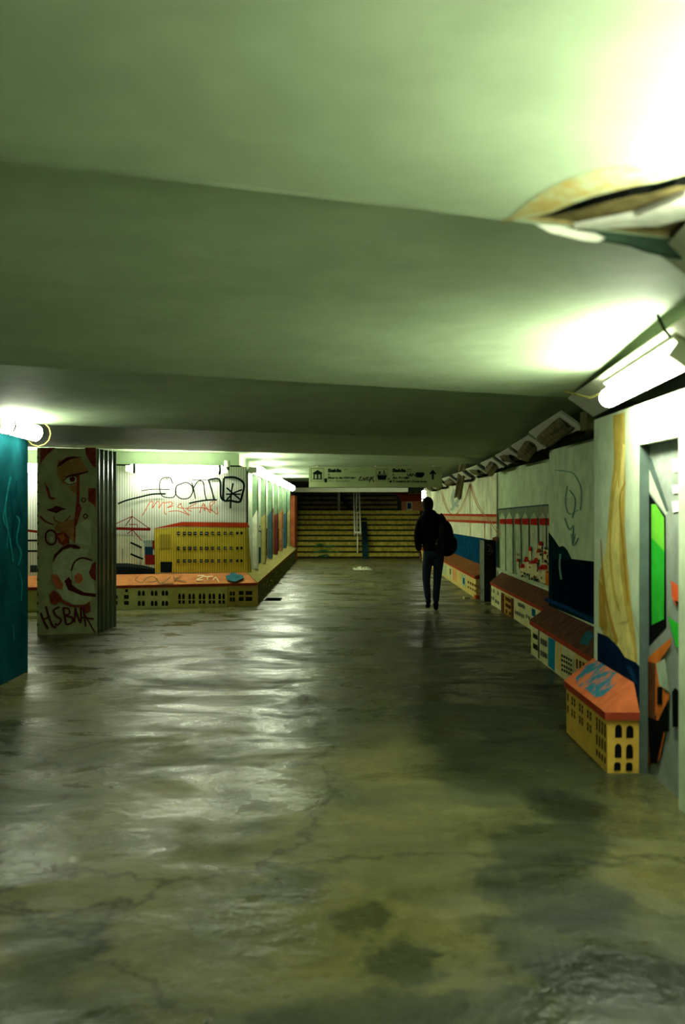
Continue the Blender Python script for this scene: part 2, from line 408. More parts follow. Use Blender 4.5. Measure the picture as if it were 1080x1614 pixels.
for i, (x0, x1) in enumerate([(248, 325), (340, 432), (462, 540), (566, 660), (685, 788), (815, 905), (925, 960)]):
    p.poly(Z((x0, 345-i*2), (x1, 340-i*2), (x1, 415+i*4), (x0, 410+i*3)), red)
p.stroke(Z((215, 208), (500, 180), (945, 140)), 2.4, shade, False)
cr = mat('paint_cream', (214, 204, 142), .7, .3, 8)
rnd = random.Random(3)
hs = [(540, 1040, 600, 1150, 0), (600, 950, 680, 1120, 0), (680, 960, 780, 1190, 0), (780, 1050, 945, 1260, 0), (660, 790, 695, 940, 1), (795, 700, 850, 930, 1), (750, 780, 800, 960, 1), (870, 780, 940, 1000, 1), (495, 940, 520, 1050, 1), (850, 930, 950, 1060, 0), (900, 1080, 970, 1290, 2)]
for (a, b, c, d, k) in hs:
    p.poly(Z((a, b), (c, b), (c, d), (a, d-15)), orange if k == 2 else cr)
for (a, b, c, d) in [(535, 975, 605, 1035), (585, 875, 655, 950), (650, 925, 780, 975), (780, 985, 935, 1060), (655, 730, 698, 795), (800, 655, 855, 720), (765, 755, 830, 820), (485, 900, 528, 945), (497, 820, 515, 865), (730, 890, 790, 940), (870, 790, 910, 840)]:
    p.poly(Z((a, d), ((a+c)/2-8, b), (c-6, b+8), (c, d)), red)
for _ in range(34):
    a = rnd.uniform(545, 930); b = rnd.uniform(1000, 1210) if a < 780 else rnd.uniform(720, 1240)
    if a < 640 and b < 1040: continue
    w = rnd.uniform(10, 26); h_ = rnd.uniform(20, 42)
    p.poly(Z((a, b), (a+w, b), (a+w, b+h_), (a, b+h_)), rnd.choice([dteal, gpd, black, browns]))
p.stroke(Z((205, 1045), (580, 1195), (950, 1315)), 4.2, gpl, False)
# --- W4 (x = 2.60) bridge
p = Paint(mb, (2.60, 0, 0), (-1, 0, 0))
B5 = zc(690, 740, 5.684)
salmon = mat('paint_salmon', (186, 158, 108), .7, .3, 8); reds = mat('paint_red_soft', (176, 66, 48), .6, .3, 8)
p.poly(B5((-70, 400), (530, 405), (530, 485), (-70, 450)), salmon)
p.poly(B5((-100, 395), (530, 400), (530, 425), (-100, 410)), reds)
p.poly(B5((-100, 444), (300, 455), (530, 465), (530, 488), (300, 478), (-100, 456)), reds)
cab = mat('paint_cable', (176, 128, 80), .7, .3, 8)
p.stroke(B5((15, 150), (50, 270), (90, 370), (145, 402), (190, 370), (245, 260), (288, 125)), .9, cab)
p.stroke(B5((30, 150), (65, 280), (105, 380), (150, 402), (205, 370), (255, 260), (292, 125)), .7, cab)
p.stroke(B5((288, 125), (320, 240), (370, 350), (430, 430), (490, 500), (550, 600)), 1.1, cab)
p.stroke(B5((296, 125), (335, 240), (385, 350), (440, 425), (510, 500), (560, 590)), .8, cab)
for x in (290, 420, 475): p.stroke(B5((x, 130 if x == 290 else 480), (x, 620)), .7, cab, False)
fade = mat('faded_wash', (176, 196, 168), .7, .5, 30)
p.stroke(B5((150, 180), (130, 260), (140, 330), (120, 370)), 4.5, fade); p.stroke(B5((180, 180), (190, 260), (160, 310), (185, 330)), 4.5, fade)
p.poly(B5((-60, 560), (110, 568), (400, 615), (530, 650), (530, 870), (420, 860), (-60, 740)), mat('paint_sea', (16, 66, 92), .5, .4, 6))
p.stroke([(690, 868), (712, 872), (757, 889), (775, 897)], 2.2, navyb, False)
p.poly(B5((490, 610), (530, 600), (530, 650), (490, 640)), browns)
struct(mb.build('wall_right'))

# end stub of concrete between the third and fourth ledge
mb = MB(); mb.box((2.40, 16.90, 0), (2.66, 17.45, 1.03), cdark)
pp = Paint(mb, (2.40, 0, 0), (-1, 0, 0)); pp.mb.face([pp.p0+Vector((-.002, 16.90, 0)), pp.p0+Vector((-.002, 17.45, 0)), pp.p0+Vector((-.002, 17.45, 1.03)), pp.p0+Vector((-.002, 16.90, 1.03))], concrete)
pf = Paint(mb, (0, 16.90, 0), (0, -1, 0))
pf.stroke(zc(760, 780, 9)((70, 700), (130, 740), (90, 800), (150, 790), (110, 850)), .9, concrete)
tag(mb.build('concrete_stub', loc=(2.53, 17.17, 0)), 'waist-high dark concrete stub wall with a pale side, between two painted ledges', 'low wall')

# ------------------------------------------------------------------ ledges shaped like rows of little houses
terra = mat('roof_terracotta', (168, 90, 52), .7, .35, 7); fascia = mat('roof_fascia', (156, 66, 42), .6, .25, 8)
brownroof = mat('roof_brown', (104, 74, 54), .8, .4, 9); orroof = mat('roof_orange', (184, 120, 72), .7, .3, 6)
greenroof = mat('roof_scribbled', (146, 138, 82), .8, .5, 14, dark=.7)
yel = mat('house_yellow', (212, 174, 74), .6, .2, 6); cream = mat('house_cream', (208, 206, 140), .6, .25, 6)
sand = mat('house_sand', (214, 190, 108), .6, .25, 6); olive = mat('house_olive', (104, 104, 66), .7, .5, 10)
def ledge(name, label, f0, f1, w0, w1, body, roof, fas, ez=.325, rz=.525, hip=0.0, inset=.018, group=None):
    """f0,f1: face foot near/far; w0,w1: wall foot near/far"""
    c = ((f0[0]+w1[0])/2, (f0[1]+w1[1])/2, 0)
    t = thing(name, label, 'ledge', c, group)
    V = lambda q: Vector((q[0], q[1], 0))
    d = (V(f1)-V(f0)).normalized(); nrm = Vector((-d.y, d.x, 0))
    if nrm.dot(V(f0)-V(w0)) < 0: nrm = -nrm
    b = MB()
    b.prism([f0, f1, w1, w0], 0, ez, body)
    o = inset
    F0 = V(f0)+nrm*o; F1 = V(f1)+nrm*o
    r = MB(); W0 = V(w0); W1 = V(w1); th = .042
    if hip: F0 = F0-d*o; W0e = W0-d*o; ap = W0+d*hip
    else: W0e = W0; ap = W0
    up = lambda v, z: (v.x, v.y, z)
    r.face([up(F0, ez-.004), up(F1, ez-.004), up(F1, ez+th), up(F0, ez+th)], fas)
    r.face([up(F0, ez-.004), up(W0e, ez-.004), up(W0e, ez+th), up(F0, ez+th)], fas)
    r.face([up(F0, ez-.004), up(F1, ez-.004), up(W1, ez-.004), up(W0e, ez-.004)], fas)
    r.face([up(F0, ez+th), up(F1, ez+th), up(W1, rz), up(ap, rz)], roof)
    r.face([up(F0, ez+th), up(W0e, ez+th), up(ap, rz)], terra if hip else roof)
    r.face([up(F1, ez-.004), up(W1, ez-.004), up(W1, rz), up(F1, ez+th)], fas)
    r.face([up(W1, ez-.004), up(W0e, ez-.004), up(ap, rz), up(W1, rz)], roof)
    return t, b, r
win = mat('window_paint', (34, 38, 26), .6, .2); wing = mat('window_grey', (92, 102, 84), .6, .3); blue = mat('door_blue', (30, 128, 148), .6, .2)
tealspray = mat('spray_blue', (54, 104, 112), .8, .6, 9, dark=.75)
spray_roof = twotone('roof_sprayed', (156, 88, 52), (40, 88, 100), 6.5, .47, .57)
E4 = zc(820, 940, 5.4); R8 = zc(690, 860, 6.0)
# nearest
t, b, r = ledge('painted_ledge', 'nearest painted ledge like a small yellow house with arched windows and hipped terracotta roof', (1.585, 5.98), (1.585, 7.07), (1.775, 5.98), (1.775, 7.07), yel, terra, fascia, hip=.10)
pe = Paint(b, (1.585, 5.98, 0), (0, -1, 0), .001)
def arch(P, x0, x1, z0, z1, m, uvm=True, peak=True):
    xm = (x0+x1)/2; zz = z0+(z1-z0)*.62
    pts = [(x0, z0), (x1, z0), (x1, zz)]
    for k in range(1, 6): a = PI*k/6; pts.append((xm+(x1-x0)/2*math.cos(a), zz+(z1-zz)*math.sin(a)))
    pts.append((x0, zz))
    P.upoly(pts, m) if uvm else P.poly(pts, m)
for (x0, x1, y1, y0) in [(808, 868, 1090, 1203), (903, 966, 1098, 1205), (806, 864, 1252, 1372), (902, 962, 1258, 1378), (800, 858, 1410, 1480), (900, 958, 1412, 1484)]:
    q = E4((x0, y0), (x1, y1)); ax, az = q[0]; bx, bz = q[1]
    pts = [(ax, az), (bx, az), (bx, bz+(az-bz)*.35)]
    for k in range(1, 6): a = PI*k/6; pts.append(((ax+bx)/2+(bx-ax)/2*math.cos(a), bz+(az-bz)*.35*(1-math.sin(a))))
    pts.append((ax, bz+(az-bz)*.35)); pe.poly(pts, black)
ps = Paint(b, (1.585, 0, 0), (-1, 0, 0), .001)
# windows on the long face: u runs along -Y ; use world helper
def face_rects(P, x, rects, m):
    for (y0, z0, y1, z1) in rects:
        P.mb.face([(x-P.step*P.k, y0, z0), (x-P.step*P.k, y1, z0), (x-P.step*P.k, y1, z1), (x-P.step*P.k, y0, z1)], m)
    P.k += 1
rr = []
for y in (6.01, 6.075, 6.14, 6.205): rr += [(y, .205, y+.034, .285), (y, .115, y+.034, .185), (y, .045, y+.034, .085)]
for y in (6.36, 6.43, 6.58, 6.65, 6.80, 6.87, 7.00): rr += [(y, .23, y+.04, .285), (y, .15, y+.04, .20)]
face_rects(ps, 1.585, rr, win)
ps.k += 1
face_rects(ps, 1.585, [(y, z, y+.04, z+.005) for y in (6.01, 6.075, 6.14, 6.205, 6.36, 6.43, 6.58, 6.65, 6.80, 6.87) for z in (.178, .255)], yel)
pr = MB()
nrm = Vector((-(.525-.367), 0, .208)).normalized()
q = Paint(r, (1.567, 0, .367), nrm, .001)
q.poly(E4((560, 590), (650, 545), (740, 590), (790, 640), (860, 660), (820, 740), (760, 800), (700, 850), (640, 860), (560, 790), (490, 760), (470, 690)), spray_roof)
child(b, 'house_front', t); child(r, 'roof', t)
# second
t, b, r = ledge('painted_ledge', 'second painted ledge, cream little houses with a bright blue door under a brown roof', (2.05, 7.09), (2.05, 10.86), (2.245, 7.09), (2.245, 10.86), cream, brownroof, fascia)
ps = Paint(b, (2.05, 0, 0), (-1, 0, 0), .0008)
ps.poly(E4((240, 345), (298, 375), (295, 640), (238, 590)), blue)
ps.poly(E4((468, 470), (700, 560), (700, 800), (468, 720)), sand)
ps.poly(E4((300, 380), (350, 400), (350, 640), (300, 610)), sand)
ps.stroke(E4((158, 285), (158, 530)), 1.4, dteal, False)
for (x0, x1, ya, yb) in [(110, 150, 310, 350), (110, 150, 395, 440), (172, 228, 350, 400), (172, 228, 455, 500)]:
    n_ = 3
    for k in range(n_):
        a = x0+(x1-x0)*k/n_; w = (x1-x0)/n_*.7
        ps.poly(E4((a, ya+(a-x0)*.6), (a+w, ya+(a+w-x0)*.6), (a+w, yb+(a+w-x0)*.6), (a, yb+(a-x0)*.6)), wing if x0 > 160 else win)
for row in (490, 570):
    for k in range(5):
        a = 352+k*19
        for s_ in (0, 38):
            ps.poly(E4((a, row+s_+k*10), (a+13, row+s_+k*10+7), (a+13, row+s_+k*10+31), (a, row+s_+k*10+24)), win)
for k in range(3): a = 475+k*28; ps.poly(E4((a, 530+k*14), (a+18, 538+k*14), (a+18, 620+k*14), (a, 608+k*14)), browns)
child(b, 'house_front', t); 
q = Paint(r, (2.032, 0, .367), nrm, .001)
q.stroke(E4((610, 310), (560, 360), (545, 410)), 14, tealspray)
child(r, 'roof', t)
# third
t, b, r = ledge('painted_ledge', 'third painted ledge under the arches mural, cream and ochre house fronts with brown roof', (2.45, 10.89), (2.45, 16.47), (2.625, 10.89), (2.625, 16.47), cream, brownroof, fascia)
ps = Paint(b, (2.45, 0, 0), (-1, 0, 0), .0008)
ps.poly(R8((610, 445), (720, 500), (720, 695), (610, 635)), mat('house_ochre', (190, 150, 62), .6, .3, 6))
ps.poly(R8((600, 440), (630, 455), (630, 640), (600, 625)), browns); ps.poly(R8((694, 495), (720, 505), (720, 692), (694, 680)), browns)
ps.poly(R8((890, 590), (925, 608), (925, 680), (890, 660)), teal)
for x0, ya in [(500, 400), (525, 410), (565, 432), (500, 470), (520, 480), (545, 505), (565, 520), (640, 480), (655, 490), (672, 500), (640, 540), (655, 550), (672, 560), (640, 600), (672, 620),
               (760, 535), (780, 545), (800, 555), (730, 610), (750, 620), (772, 632), (795, 645), (835, 650), (860, 665)]:
    ps.poly(R8((x0, ya), (x0+12, ya+6), (x0+12, ya+40), (x0, ya+34)), wing if x0 > 700 or x0 < 600 else browns)
child(b, 'house_front', t); child(r, 'roof', t)
# fourth
t, b, r = ledge('painted_ledge', 'farthest right-hand ledge beside the walking man, yellow and cream fronts below the sea mural', (2.33, 17.45), (2.33, 29.6), (2.595, 17.45), (2.595, 29.6), sand, mat('roof_brown_orange', (136, 88, 50), .8, .3, 8), fascia, ez=.345)
ps = Paint(b, (2.33, 0, 0), (-1, 0, 0), .0008)
ps.poly(R8((40, 150), (85, 185), (80, 290), (40, 260)), gpl); ps.poly(R8((85, 190), (140, 212), (140, 325), (85, 290)), cream)
ps.poly(R8((140, 215), (180, 232), (180, 345), (140, 320)), mat('house_peach', (220, 160, 96), .6, .3, 6)); ps.poly(R8((225, 262), (268, 285), (268, 400), (225, 370)), gpl)
ps.poly(R8((238, 300), (256, 310), (256, 370), (238, 358)), teal); ps.poly(R8((115, 215), (125, 220), (125, 275), (115, 268)), win)
for k in range(6):
    a = 285+k*21; ps.poly(R8((a, 330+k*11), (a+12, 336+k*11), (a+12, 360+k*11), (a, 354+k*11)), browns); ps.poly(R8((a, 380+k*12), (a+12, 386+k*12), (a+12, 404+k*12), (a, 398+k*12)), browns)
child(b, 'house_front', t); child(r, 'roof', t)

# ------------------------------------------------------------------ back wall of the left bay, corrugated sheet with mural
def bwY(X): return 16.62+.24*(X+1.6)
fl_w = mat('corrugated_white', (226, 232, 214), .5, .12, 3, flutes=True)
def fm(name, rgb): return mat(name, rgb, .55, .2, 4, flutes=True)
mb = MB(); XL = -9.0
mb.prism([(XL, bwY(XL)), (-1.6, bwY(-1.6)), (-1.6, bwY(-1.6)+.3), (XL, bwY(XL)+.3)], 0, WB, fl_w)
nb = Vector((.24, -1, 0)).normalized()
p = Paint(mb, (-1.6, bwY(-1.6), 0), nb, .0012)
A2 = zc(180, 800, 4.5); A1 = zc(180, 730, 4.909); AT = zc(0, 640, 3.587)
yb = fm('bm_yellow', (204, 182, 62)); ybd = fm('bm_yellow_dark', (166, 150, 54)); rr_ = fm('bm_red', (196, 70, 34)); gy = fm('bm_green_grey', (150, 172, 158))
bld = fm('bm_white', (222, 226, 198)); dk = fm('bm_dark', (26, 34, 36)); nv = fm('bm_navy', (30, 60, 84)); dr = fm('bm_darkred', (136, 38, 30)); slate = fm('bm_slate', (54, 68, 66))
p.poly(A2((205, 232), (290, 232), (290, 300), (205, 300)), gy)
p.poly(A2((218, 278), (275, 278), (275, 335), (218, 335)), nv); p.poly(A2((218, 335), (290, 335), (290, 405), (218, 405)), dr); p.poly(A2((272, 232), (292, 232), (292, 290), (272, 290)), dr)
p.poly(A2((-160, 190), (130, 205), (215, 255), (220, 415), (-160, 415)), bld)
p.poly(A2((-160, 395), (100, 395), (220, 412), (290, 430), (290, 470), (-160, 480)), slate)
p.poly(A2((-160, 425), (100, 420), (290, 440), (290, 475), (-160, 480)), dk)
p.poly(A2((285, 150), (480, 138), (950, 140), (965, 462), (290, 462)), yb)
p.poly(A2((925, 145), (952, 145), (975, 460), (945, 462)), ybd)
p.poly(A2((275, 152), (320, 138), (480, 102), (945, 106), (962, 142), (480, 132), (320, 145)), rr_)
p.poly(A2((328, 385), (412, 385), (410, 460), (328, 460)), dk)
p.poly(A2((325, 190), (400, 190), (400, 290), (330, 290)), ybd)
cols = [445, 487, 522, 563, 607, 643, 687, 732, 776, 820, 865, 895]
for yi, y in enumerate((172, 278, 368)):
    for i, x in enumerate(cols):
        w = 28 if i in (2, 5) else 22; hh = 22-i*.3
        if i > 9: w = 16
        p.mb.face([p.hit(q) for q in A2((x, y), (x+w, y), (x+w, y+hh), (x, y+hh))], dk)
p.k += 1
for y in (181, 287, 377):
    for i, x in enumerate(cols[:10]): p.mb.face([p.hit(q) for q in A2((x+4, y), (x+22, y), (x+22, y+3), (x+4, y+3))], bld)
p.k += 1
for a in [((115, 248), (160, 268), (195, 285)), ((115, 328), (160, 348), (205, 365)), ((-10, 236), (16, 236)), ((-10, 306), (16, 306))]: p.stroke(A2(*a), 3, dk, False)
p.stroke(A2((60, 290), (60, 390)), .8, slate, False); p.stroke(A2((188, 290), (188, 410)), .8, slate, False)
p.stroke(A2((-160, 148), (-10, 148), (255, 155)), 4.4, dr, False)
for a in [((127, 10), (127, 200)), ((-20, 130), (127, 62), (255, 152)), ((127, 62), (80, 130)), ((127, 160), (95, 185)), ((127, 155), (195, 235)), ((105, 120), (165, 120), (165, 150)), ((255, 142), (255, 162))]:
    p.stroke(A2(*a), 1.3, dr, False)
# left sliver, beyond the column
p.stroke(AT((120, 700), (225, 712)), 4, dr, False); p.stroke(AT((120, 760), (225, 760)), 3, dk, False); p.stroke(AT((120, 820), (225, 820)), 3, dk, False)
p.poly(AT((170, 900), (210, 900), (210, 940), (170, 940)), slate)
ink = fm('spray_black', (20, 28, 26)); ort = fm('spray_orange', (220, 104, 62))
for w, pts in [(2.6, ((30, 315), (90, 290), (200, 262), (300, 240), (400, 238))), (1.4, ((212, 214), (300, 202), (430, 205))),
               (1.6, ((455, 160), (430, 112), (370, 120), (352, 170), (362, 240), (400, 265), (462, 262), (480, 220))),
               (1.8, ((520, 160), (482, 180), (478, 240), (520, 275), (580, 268), (608, 220), (600, 175), (560, 150), (520, 160))),
               (1.8, ((628, 275), (615, 200), (600, 150))), (1.8, ((615, 190), (650, 140), (690, 150), (700, 230), (715, 285))),
               (2.4, ((730, 130), (750, 190), (775, 285))), (3, ((735, 128), (800, 120), (822, 150), (826, 260), (850, 290))),
               (2.6, ((580, 312), (640, 298), (720, 286), (795, 284))),
               (3.4, ((850, 115), (845, 200), (848, 285), (900, 290), (970, 300), (990, 250), (1005, 180), (990, 140), (930, 110), (850, 112))),
               (2.6, ((920, 155), (905, 240), (900, 350))), (2.6, ((870, 190), (920, 235), (975, 280))), (2.6, ((990, 205), (920, 235), (870, 285))), (2.4, ((865, 240), (980, 240))),
               (1.3, ((535, 120), (535, 132))), (1.3, ((580, 122), (580, 134))), (1.3, ((600, 130), (740, 128)))]:
    p.stroke(A1(*pts), w, ink)
for pts in [((215, 410), (250, 350), (275, 305), (300, 300), (295, 350)), ((295, 350), (330, 300), (350, 305), (345, 350)), ((345, 350), (385, 300), (390, 380), (410, 400)), ((385, 310), (440, 300), (450, 320), (410, 345), (460, 330)),
            ((420, 375), (500, 370), (580, 405)), ((510, 310), (545, 370), (585, 400)), ((640, 310), (565, 350), (600, 375)), ((520, 310), (490, 340), (560, 350), (680, 345), (760, 370)), ((660, 385), (690, 310), (700, 370)), ((690, 310), (745, 385), (740, 310), (780, 300), (745, 345), (800, 395), (795, 340))]:
    p.stroke(A1(*pts), 1.2, ort)
o = struct(mb.build('wall_back'))

# front ledge of the left bay
def lfY(X): return 16.13+.27*(X+1.39)
t, b, r = ledge('painted_ledge', 'long cream ledge below the yellow building mural, orange roof top and rows of painted windows', (-8.9, lfY(-8.9)), (-1.39, lfY(-1.39)), (-8.9, bwY(-8.9)-.005), (-1.6, bwY(-1.6)-.005), cream, orroof, fascia, ez=.335, rz=.51, inset=.02)
nf = Vector((.27, -1, 0)).normalized()
p = Paint(b, (-1.39, lfY(-1.39), 0), nf, .0012)
def arch_px(P, x0, y0, x1, y1, m, Zf):
    pts = [(x0, y1), (x1, y1), (x1, y0+(y1-y0)*.3), ((x0+x1)/2+(x1-x0)*.25, y0+(y1-y0)*.07), ((x0+x1)/2, y0), ((x0+x1)/2-(x1-x0)*.25, y0+(y1-y0)*.07), (x0, y0+(y1-y0)*.3)]
    P.mb.face([P.hit(q) for q in Zf(*pts)], m)
p.poly(A2((385, 565), (800, 560), (800, 720), (385, 725)), mat('house_pale_yellow', (206, 196, 112), .6, .25, 6))
p.poly(A2((800, 560), (1020, 552), (1020, 705), (800, 712)), mat('house_tan', (186, 164, 84), .6, .25, 6))
for x in (168, 197, 260, 287, 337, 363):
    arch_px(p, x, 588, x+20, 625, win, A2); arch_px(p, x, 660, x+20, 697, win, A2)
for g in (455, 527, 600, 670, 740):
    for s_ in (0, 28):
        arch_px(p, g+s_, 608, g+s_+18, 650, win, A2); p.mb.face([p.hit(q) for q in A2((g+s_, 658), (g+s_+18, 658), (g+s_+18, 682), (g+s_, 682))], win)
for (x0, y0, x1, y1) in [(820, 596, 836, 624), (840, 596, 857, 624), (820, 637, 836, 667), (840, 637, 857, 667), (884, 592, 918, 620), (884, 634, 918, 663), (932, 592, 980, 620), (932, 634, 980, 663),
                         (78, 580, 98, 600), (70, 620, 104, 648), (70, 662, 104, 690), (-10, 575, 12, 598), (-10, 622, 24, 648), (-10, 662, 24, 690)]:
    p.mb.face([p.hit(q) for q in A2((x0, y0), (x1, y0), (x1, y1), (x0, y1))], win)
p.k += 1
nr = Vector((.27, -1, 0)).normalized()*(.51-.377)+Vector((0, 0, .47)); nr = (Vector((.13, -.30, 1))).normalized()
child(b, 'house_front', t)
# scribbles on the sloping roof, laid on its real plane
P0 = Vector((-1.39, lfY(-1.39), 0))+nf*.02; P0.z = .377
Q1 = Vector((-8.9, lfY(-8.9), 0))+nf*.02; Q1.z = .377; W1v = Vector((-1.6, bwY(-1.6)-.005, .51))
nrm2 = (Q1-P0).cross(W1v-P0).normalized(); nrm2 = nrm2 if nrm2.z > 0 else -nrm2
q = Paint(r, P0, nrm2, .004)
inkf = mat('spray_grey', (104, 92, 64), .8, .4, 20); whf = mat('spray_white', (214, 204, 160), .8, .3, 20)
for pts in [((170, 490), (150, 515), (200, 530), (230, 500), (280, 490), (300, 520), (240, 530)), ((300, 500), (330, 540), (400, 490)), ((340, 540), (420, 535)), ((420, 480), (430, 525)), ((480, 485), (430, 505), (510, 525))]:
    q.stroke(A2(*pts), 1.1, inkf)
for pts in [((590, 485), (640, 483), (585, 512), (630, 510)), ((640, 490), (700, 487)), ((665, 490), (660, 515)), ((700, 515), (720, 495), (745, 530))]:
    q.stroke(A2(*pts), 1.2, whf)
q.poly(A2((790, 485), (815, 478), (830, 460), (855, 462), (880, 475), (915, 480), (920, 500), (890, 510), (860, 525), (830, 522), (800, 510)), tealspray)
child(r, 'roof', t)

# ------------------------------------------------------------------ corridor wall on the left with pilasters, and its ledge
mb = MB()
LM = zc(370, 715, 8.07)
mb.prism([(-1.6, 16.63), (-1.6, 31.3), (-1.95, 31.3), (-1.95, 16.9)], 0, WT, wallp)
plp = mat('pilaster_shaded', (104, 130, 98), .7, .3, 5)  # darker green paints the shade on the pilaster faces
bandm = [mat('m_w', (226, 228, 200), .6, .3, 5), mat('m_grn', (140, 160, 120), .6, .4, 6), mat('m_yel', (168, 160, 96), .6, .4, 6), mat('m_or', (172, 122, 76), .6, .4, 6),
         mat('m_red', (108, 58, 48), .6, .4, 6), mat('m_bl', (64, 96, 100), .6, .4, 6)]
p = Paint(mb, (-1.6, 0, 0), (1, 0, 0), .001)
# mural colours low on the wall
p.poly(LM((160, 1000), (215, 1050), (210, 1500), (150, 1500)), bandm[0])
p.poly(LM((255, 1180), (330, 1190), (405, 1200), (405, 1330), (225, 1470)), mat('m_bluegreen', (48, 92, 92), .7, .6, 14))
p.poly(LM((412, 790), (470, 770), (470, 1300), (412, 1330)), bandm[2])
p.poly(LM((475, 700), (520, 680), (522, 1270), (478, 1300)), bandm[3])
p.poly(LM((525, 640), (548, 640), (548, 960), (527, 960)), bandm[5])
p.poly(LM((530, 960), (600, 940), (600, 1220), (530, 1280)), bandm[4])
p.poly(LM((555, 700), (598, 680), (600, 930), (555, 950)), bandm[2])
p.poly(LM((605, 740), (642, 720), (640, 940), (608, 960)), bandm[3])
p.poly(LM((650, 480), (672, 480), (695, 1000), (690, 1180), (650, 1190)), bandm[5])
ink2 = mat('spray_ink', (36, 52, 50), .7, .3)
for pts, w in [(((345, 960), (345, 1080), (345, 1180)), 2), (((405, 950), (405, 1300)), 2), (((345, 960), (405, 960)), 1.6), (((350, 1050), (405, 1050)), 1.6), (((285, 970), (345, 1000)), 1.4), (((315, 920), (325, 930)), 2)]:
    p.stroke(LM(*pts), w, ink2, False)
struct(mb.build('wall_left'))
for k in range(7):
    y = 17.75+k*1.83
    mb = MB(); mb.box((-1.6, y, .5), (-1.52, y+.32, WT), plp)
    c2 = [bandm[0], bandm[2], bandm[5], bandm[4], bandm[3], bandm[5], bandm[2]][k]; mb.face([(-1.519, y, .5), (-1.519, y+.32, .5), (-1.519, y+.32, 1.45+.1*(k % 3)), (-1.519, y, 1.55-.1*(k % 2))], c2)
    mb.face([(-1.6, y-.001, .5), (-1.52, y-.001, .5), (-1.52, y-.001, 1.55-.1*(k % 2)), (-1.6, y-.001, 1.4)], c2)
    struct(mb.build('trim_%d' % (k+1)))
t, b, r = ledge('painted_ledge', 'scribble-covered ledge running along the left corridor wall towards the stairs', (-1.39, 16.15), (-1.39, 29.6), (-1.595, 16.65), (-1.595, 29.6), olive, greenroof, mat('fascia_faded', (140, 92, 56), .7, .3, 8), ez=.335, rz=.51, inset=.02)
p = Paint(b, (-1.39, 0, 0), (1, 0, 0), .001)
for i in range(34):
    y = 16.5+i*.38; z = random.uniform(.08, .2)
    pts = [(y+random.uniform(-.15, .15)+j*.07, z+random.uniform(-.07, .1)) for j in range(4)]
    for a in range(3):
        (y0, z0), (y1, z1) = pts[a], pts[a+1]
        p.mb.face([(-1.388, y0, z0), (-1.388, y1, z1), (-1.388, y1, z1+.02), (-1.388, y0, z0+.02)], random.choice([ink2, sand, teal]))
child(b, 'ledge_front', t); child(r, 'roof', t)
# orange pier at the end
mb = MB(); mb.box((-1.95, 29.65, 0), (-1.42, 31.3, 1.95), mat('pier_orange', (178, 100, 62), .7, .4, 5))
pp = Paint(mb, (-1.42, 0, 0), (1, 0, 0), .001)
for k in range(4):
    y = 29.8+k*.35
    mb.face([(-1.418, y, .9+.1*k), (-1.418, y+.25, 1.05), (-1.418, y+.25, 1.08), (-1.418, y, .93+.1*k)], dr)
tag(mb.build('orange_pier', loc=(-1.68, 30.4, 0)), 'orange painted pier standing left of the foot of the stairs', 'pier')

# ------------------------------------------------------------------ teal pier wall at far left
mb = MB()
tealw = mat('pier_teal', (20, 76, 82), .5, .5, 2.2, dark=.6)
mb.box((-3.75, 3.2, 0), (-3.055, 9.7, 2.33), tealw)
p = Paint(mb, (-3.055, 0, 0), (1, 0, 0), .001)
tl = mat('spray_aqua', (34, 128, 132), .6, .5, 10); td = mat('spray_deep', (8, 62, 74), .6, .4, 10)
for pts, w, m in [(((60, 400), (40, 500), (30, 600), (45, 700), (40, 800)), 4, tl), (((95, 420), (85, 520), (60, 480), (75, 620), (100, 640), (90, 740)), 4, td), (((110, 560), (120, 640), (100, 760)), 4, td),
                  (((90, 620), (110, 650), (95, 760), (120, 830), (105, 900)), 5, tl), (((30, 560), (20, 640), (50, 720), (75, 880)), 4, tl), (((110, 930), (125, 1000), (120, 1100)), 3, tl), (((75, 640), (85, 800)), 8, td), (((110, 560), (80, 650), (70, 780)), 4, td), (((75, 1240), (80, 1330)), 3, tl)]:
    p.stroke(AT(*pts), w*.55, m)
tag(mb.build('teal_pier', loc=(-3.4, 6.5, 0)), 'broad teal pier wall with faint aqua graffiti, at the left edge of the view', 'pier')

# ------------------------------------------------------------------ mural column
cp = [(-3.80, 12.43), (-3.105, 12.66), (-3.045, 13.36), (-3.74, 13.13)]
CT = 2.336
t = thing('square_column', 'square column painted with a red and brown woman face mural, fluted metal on its side', 'column', (-3.42, 12.9, 0))
colb = mat('column_cream', (138, 146, 98), .7, .3, 5)
mb = MB(); mb.prism(cp, 0, CT, colb)
nc = Vector((cp[1][1]-cp[0][1], -(cp[1][0]-cp[0][0]), 0)).normalized()
p = Paint(mb, (*cp[0], 0), nc, .0009)
Cc = zc(40, 690, 5.045)
mr = mat('mural_rust', (126, 56, 36), .7, .6, 16); mdr = mat('mural_maroon', (70, 26, 22), .7, .3, 12); mor = mat('mural_orange', (172, 98, 58), .7, .4, 12)
mg = mat('mural_pale', (158, 168, 124), .7, .25, 8); mol = mat('mural_olive', (120, 116, 60), .7, .4, 8); mtan = mat('mural_tan', (146, 112, 62), .7, .4, 8)
p.poly(Cc((118, 78), (240, 78), (180, 130), (130, 190), (118, 230)), mr)
p.poly(Cc((475, 78), (560, 78), (560, 240), (530, 220), (480, 130)), mr)
p.poly(Cc((255, 180), (430, 150), (500, 260), (430, 280), (430, 380), (300, 370), (250, 290)), mtan)
p.poly(Cc((250, 235), (270, 195), (330, 155), (380, 148), (455, 155), (380, 165), (330, 185), (280, 222)), mdr)
p.poly(Cc((300, 315), (360, 292), (430, 280), (500, 262), (500, 275), (430, 296), (365, 308)), mdr)
p.poly(Cc((300, 345), (340, 312), (390, 305), (420, 325), (400, 355), (350, 370)), mg)
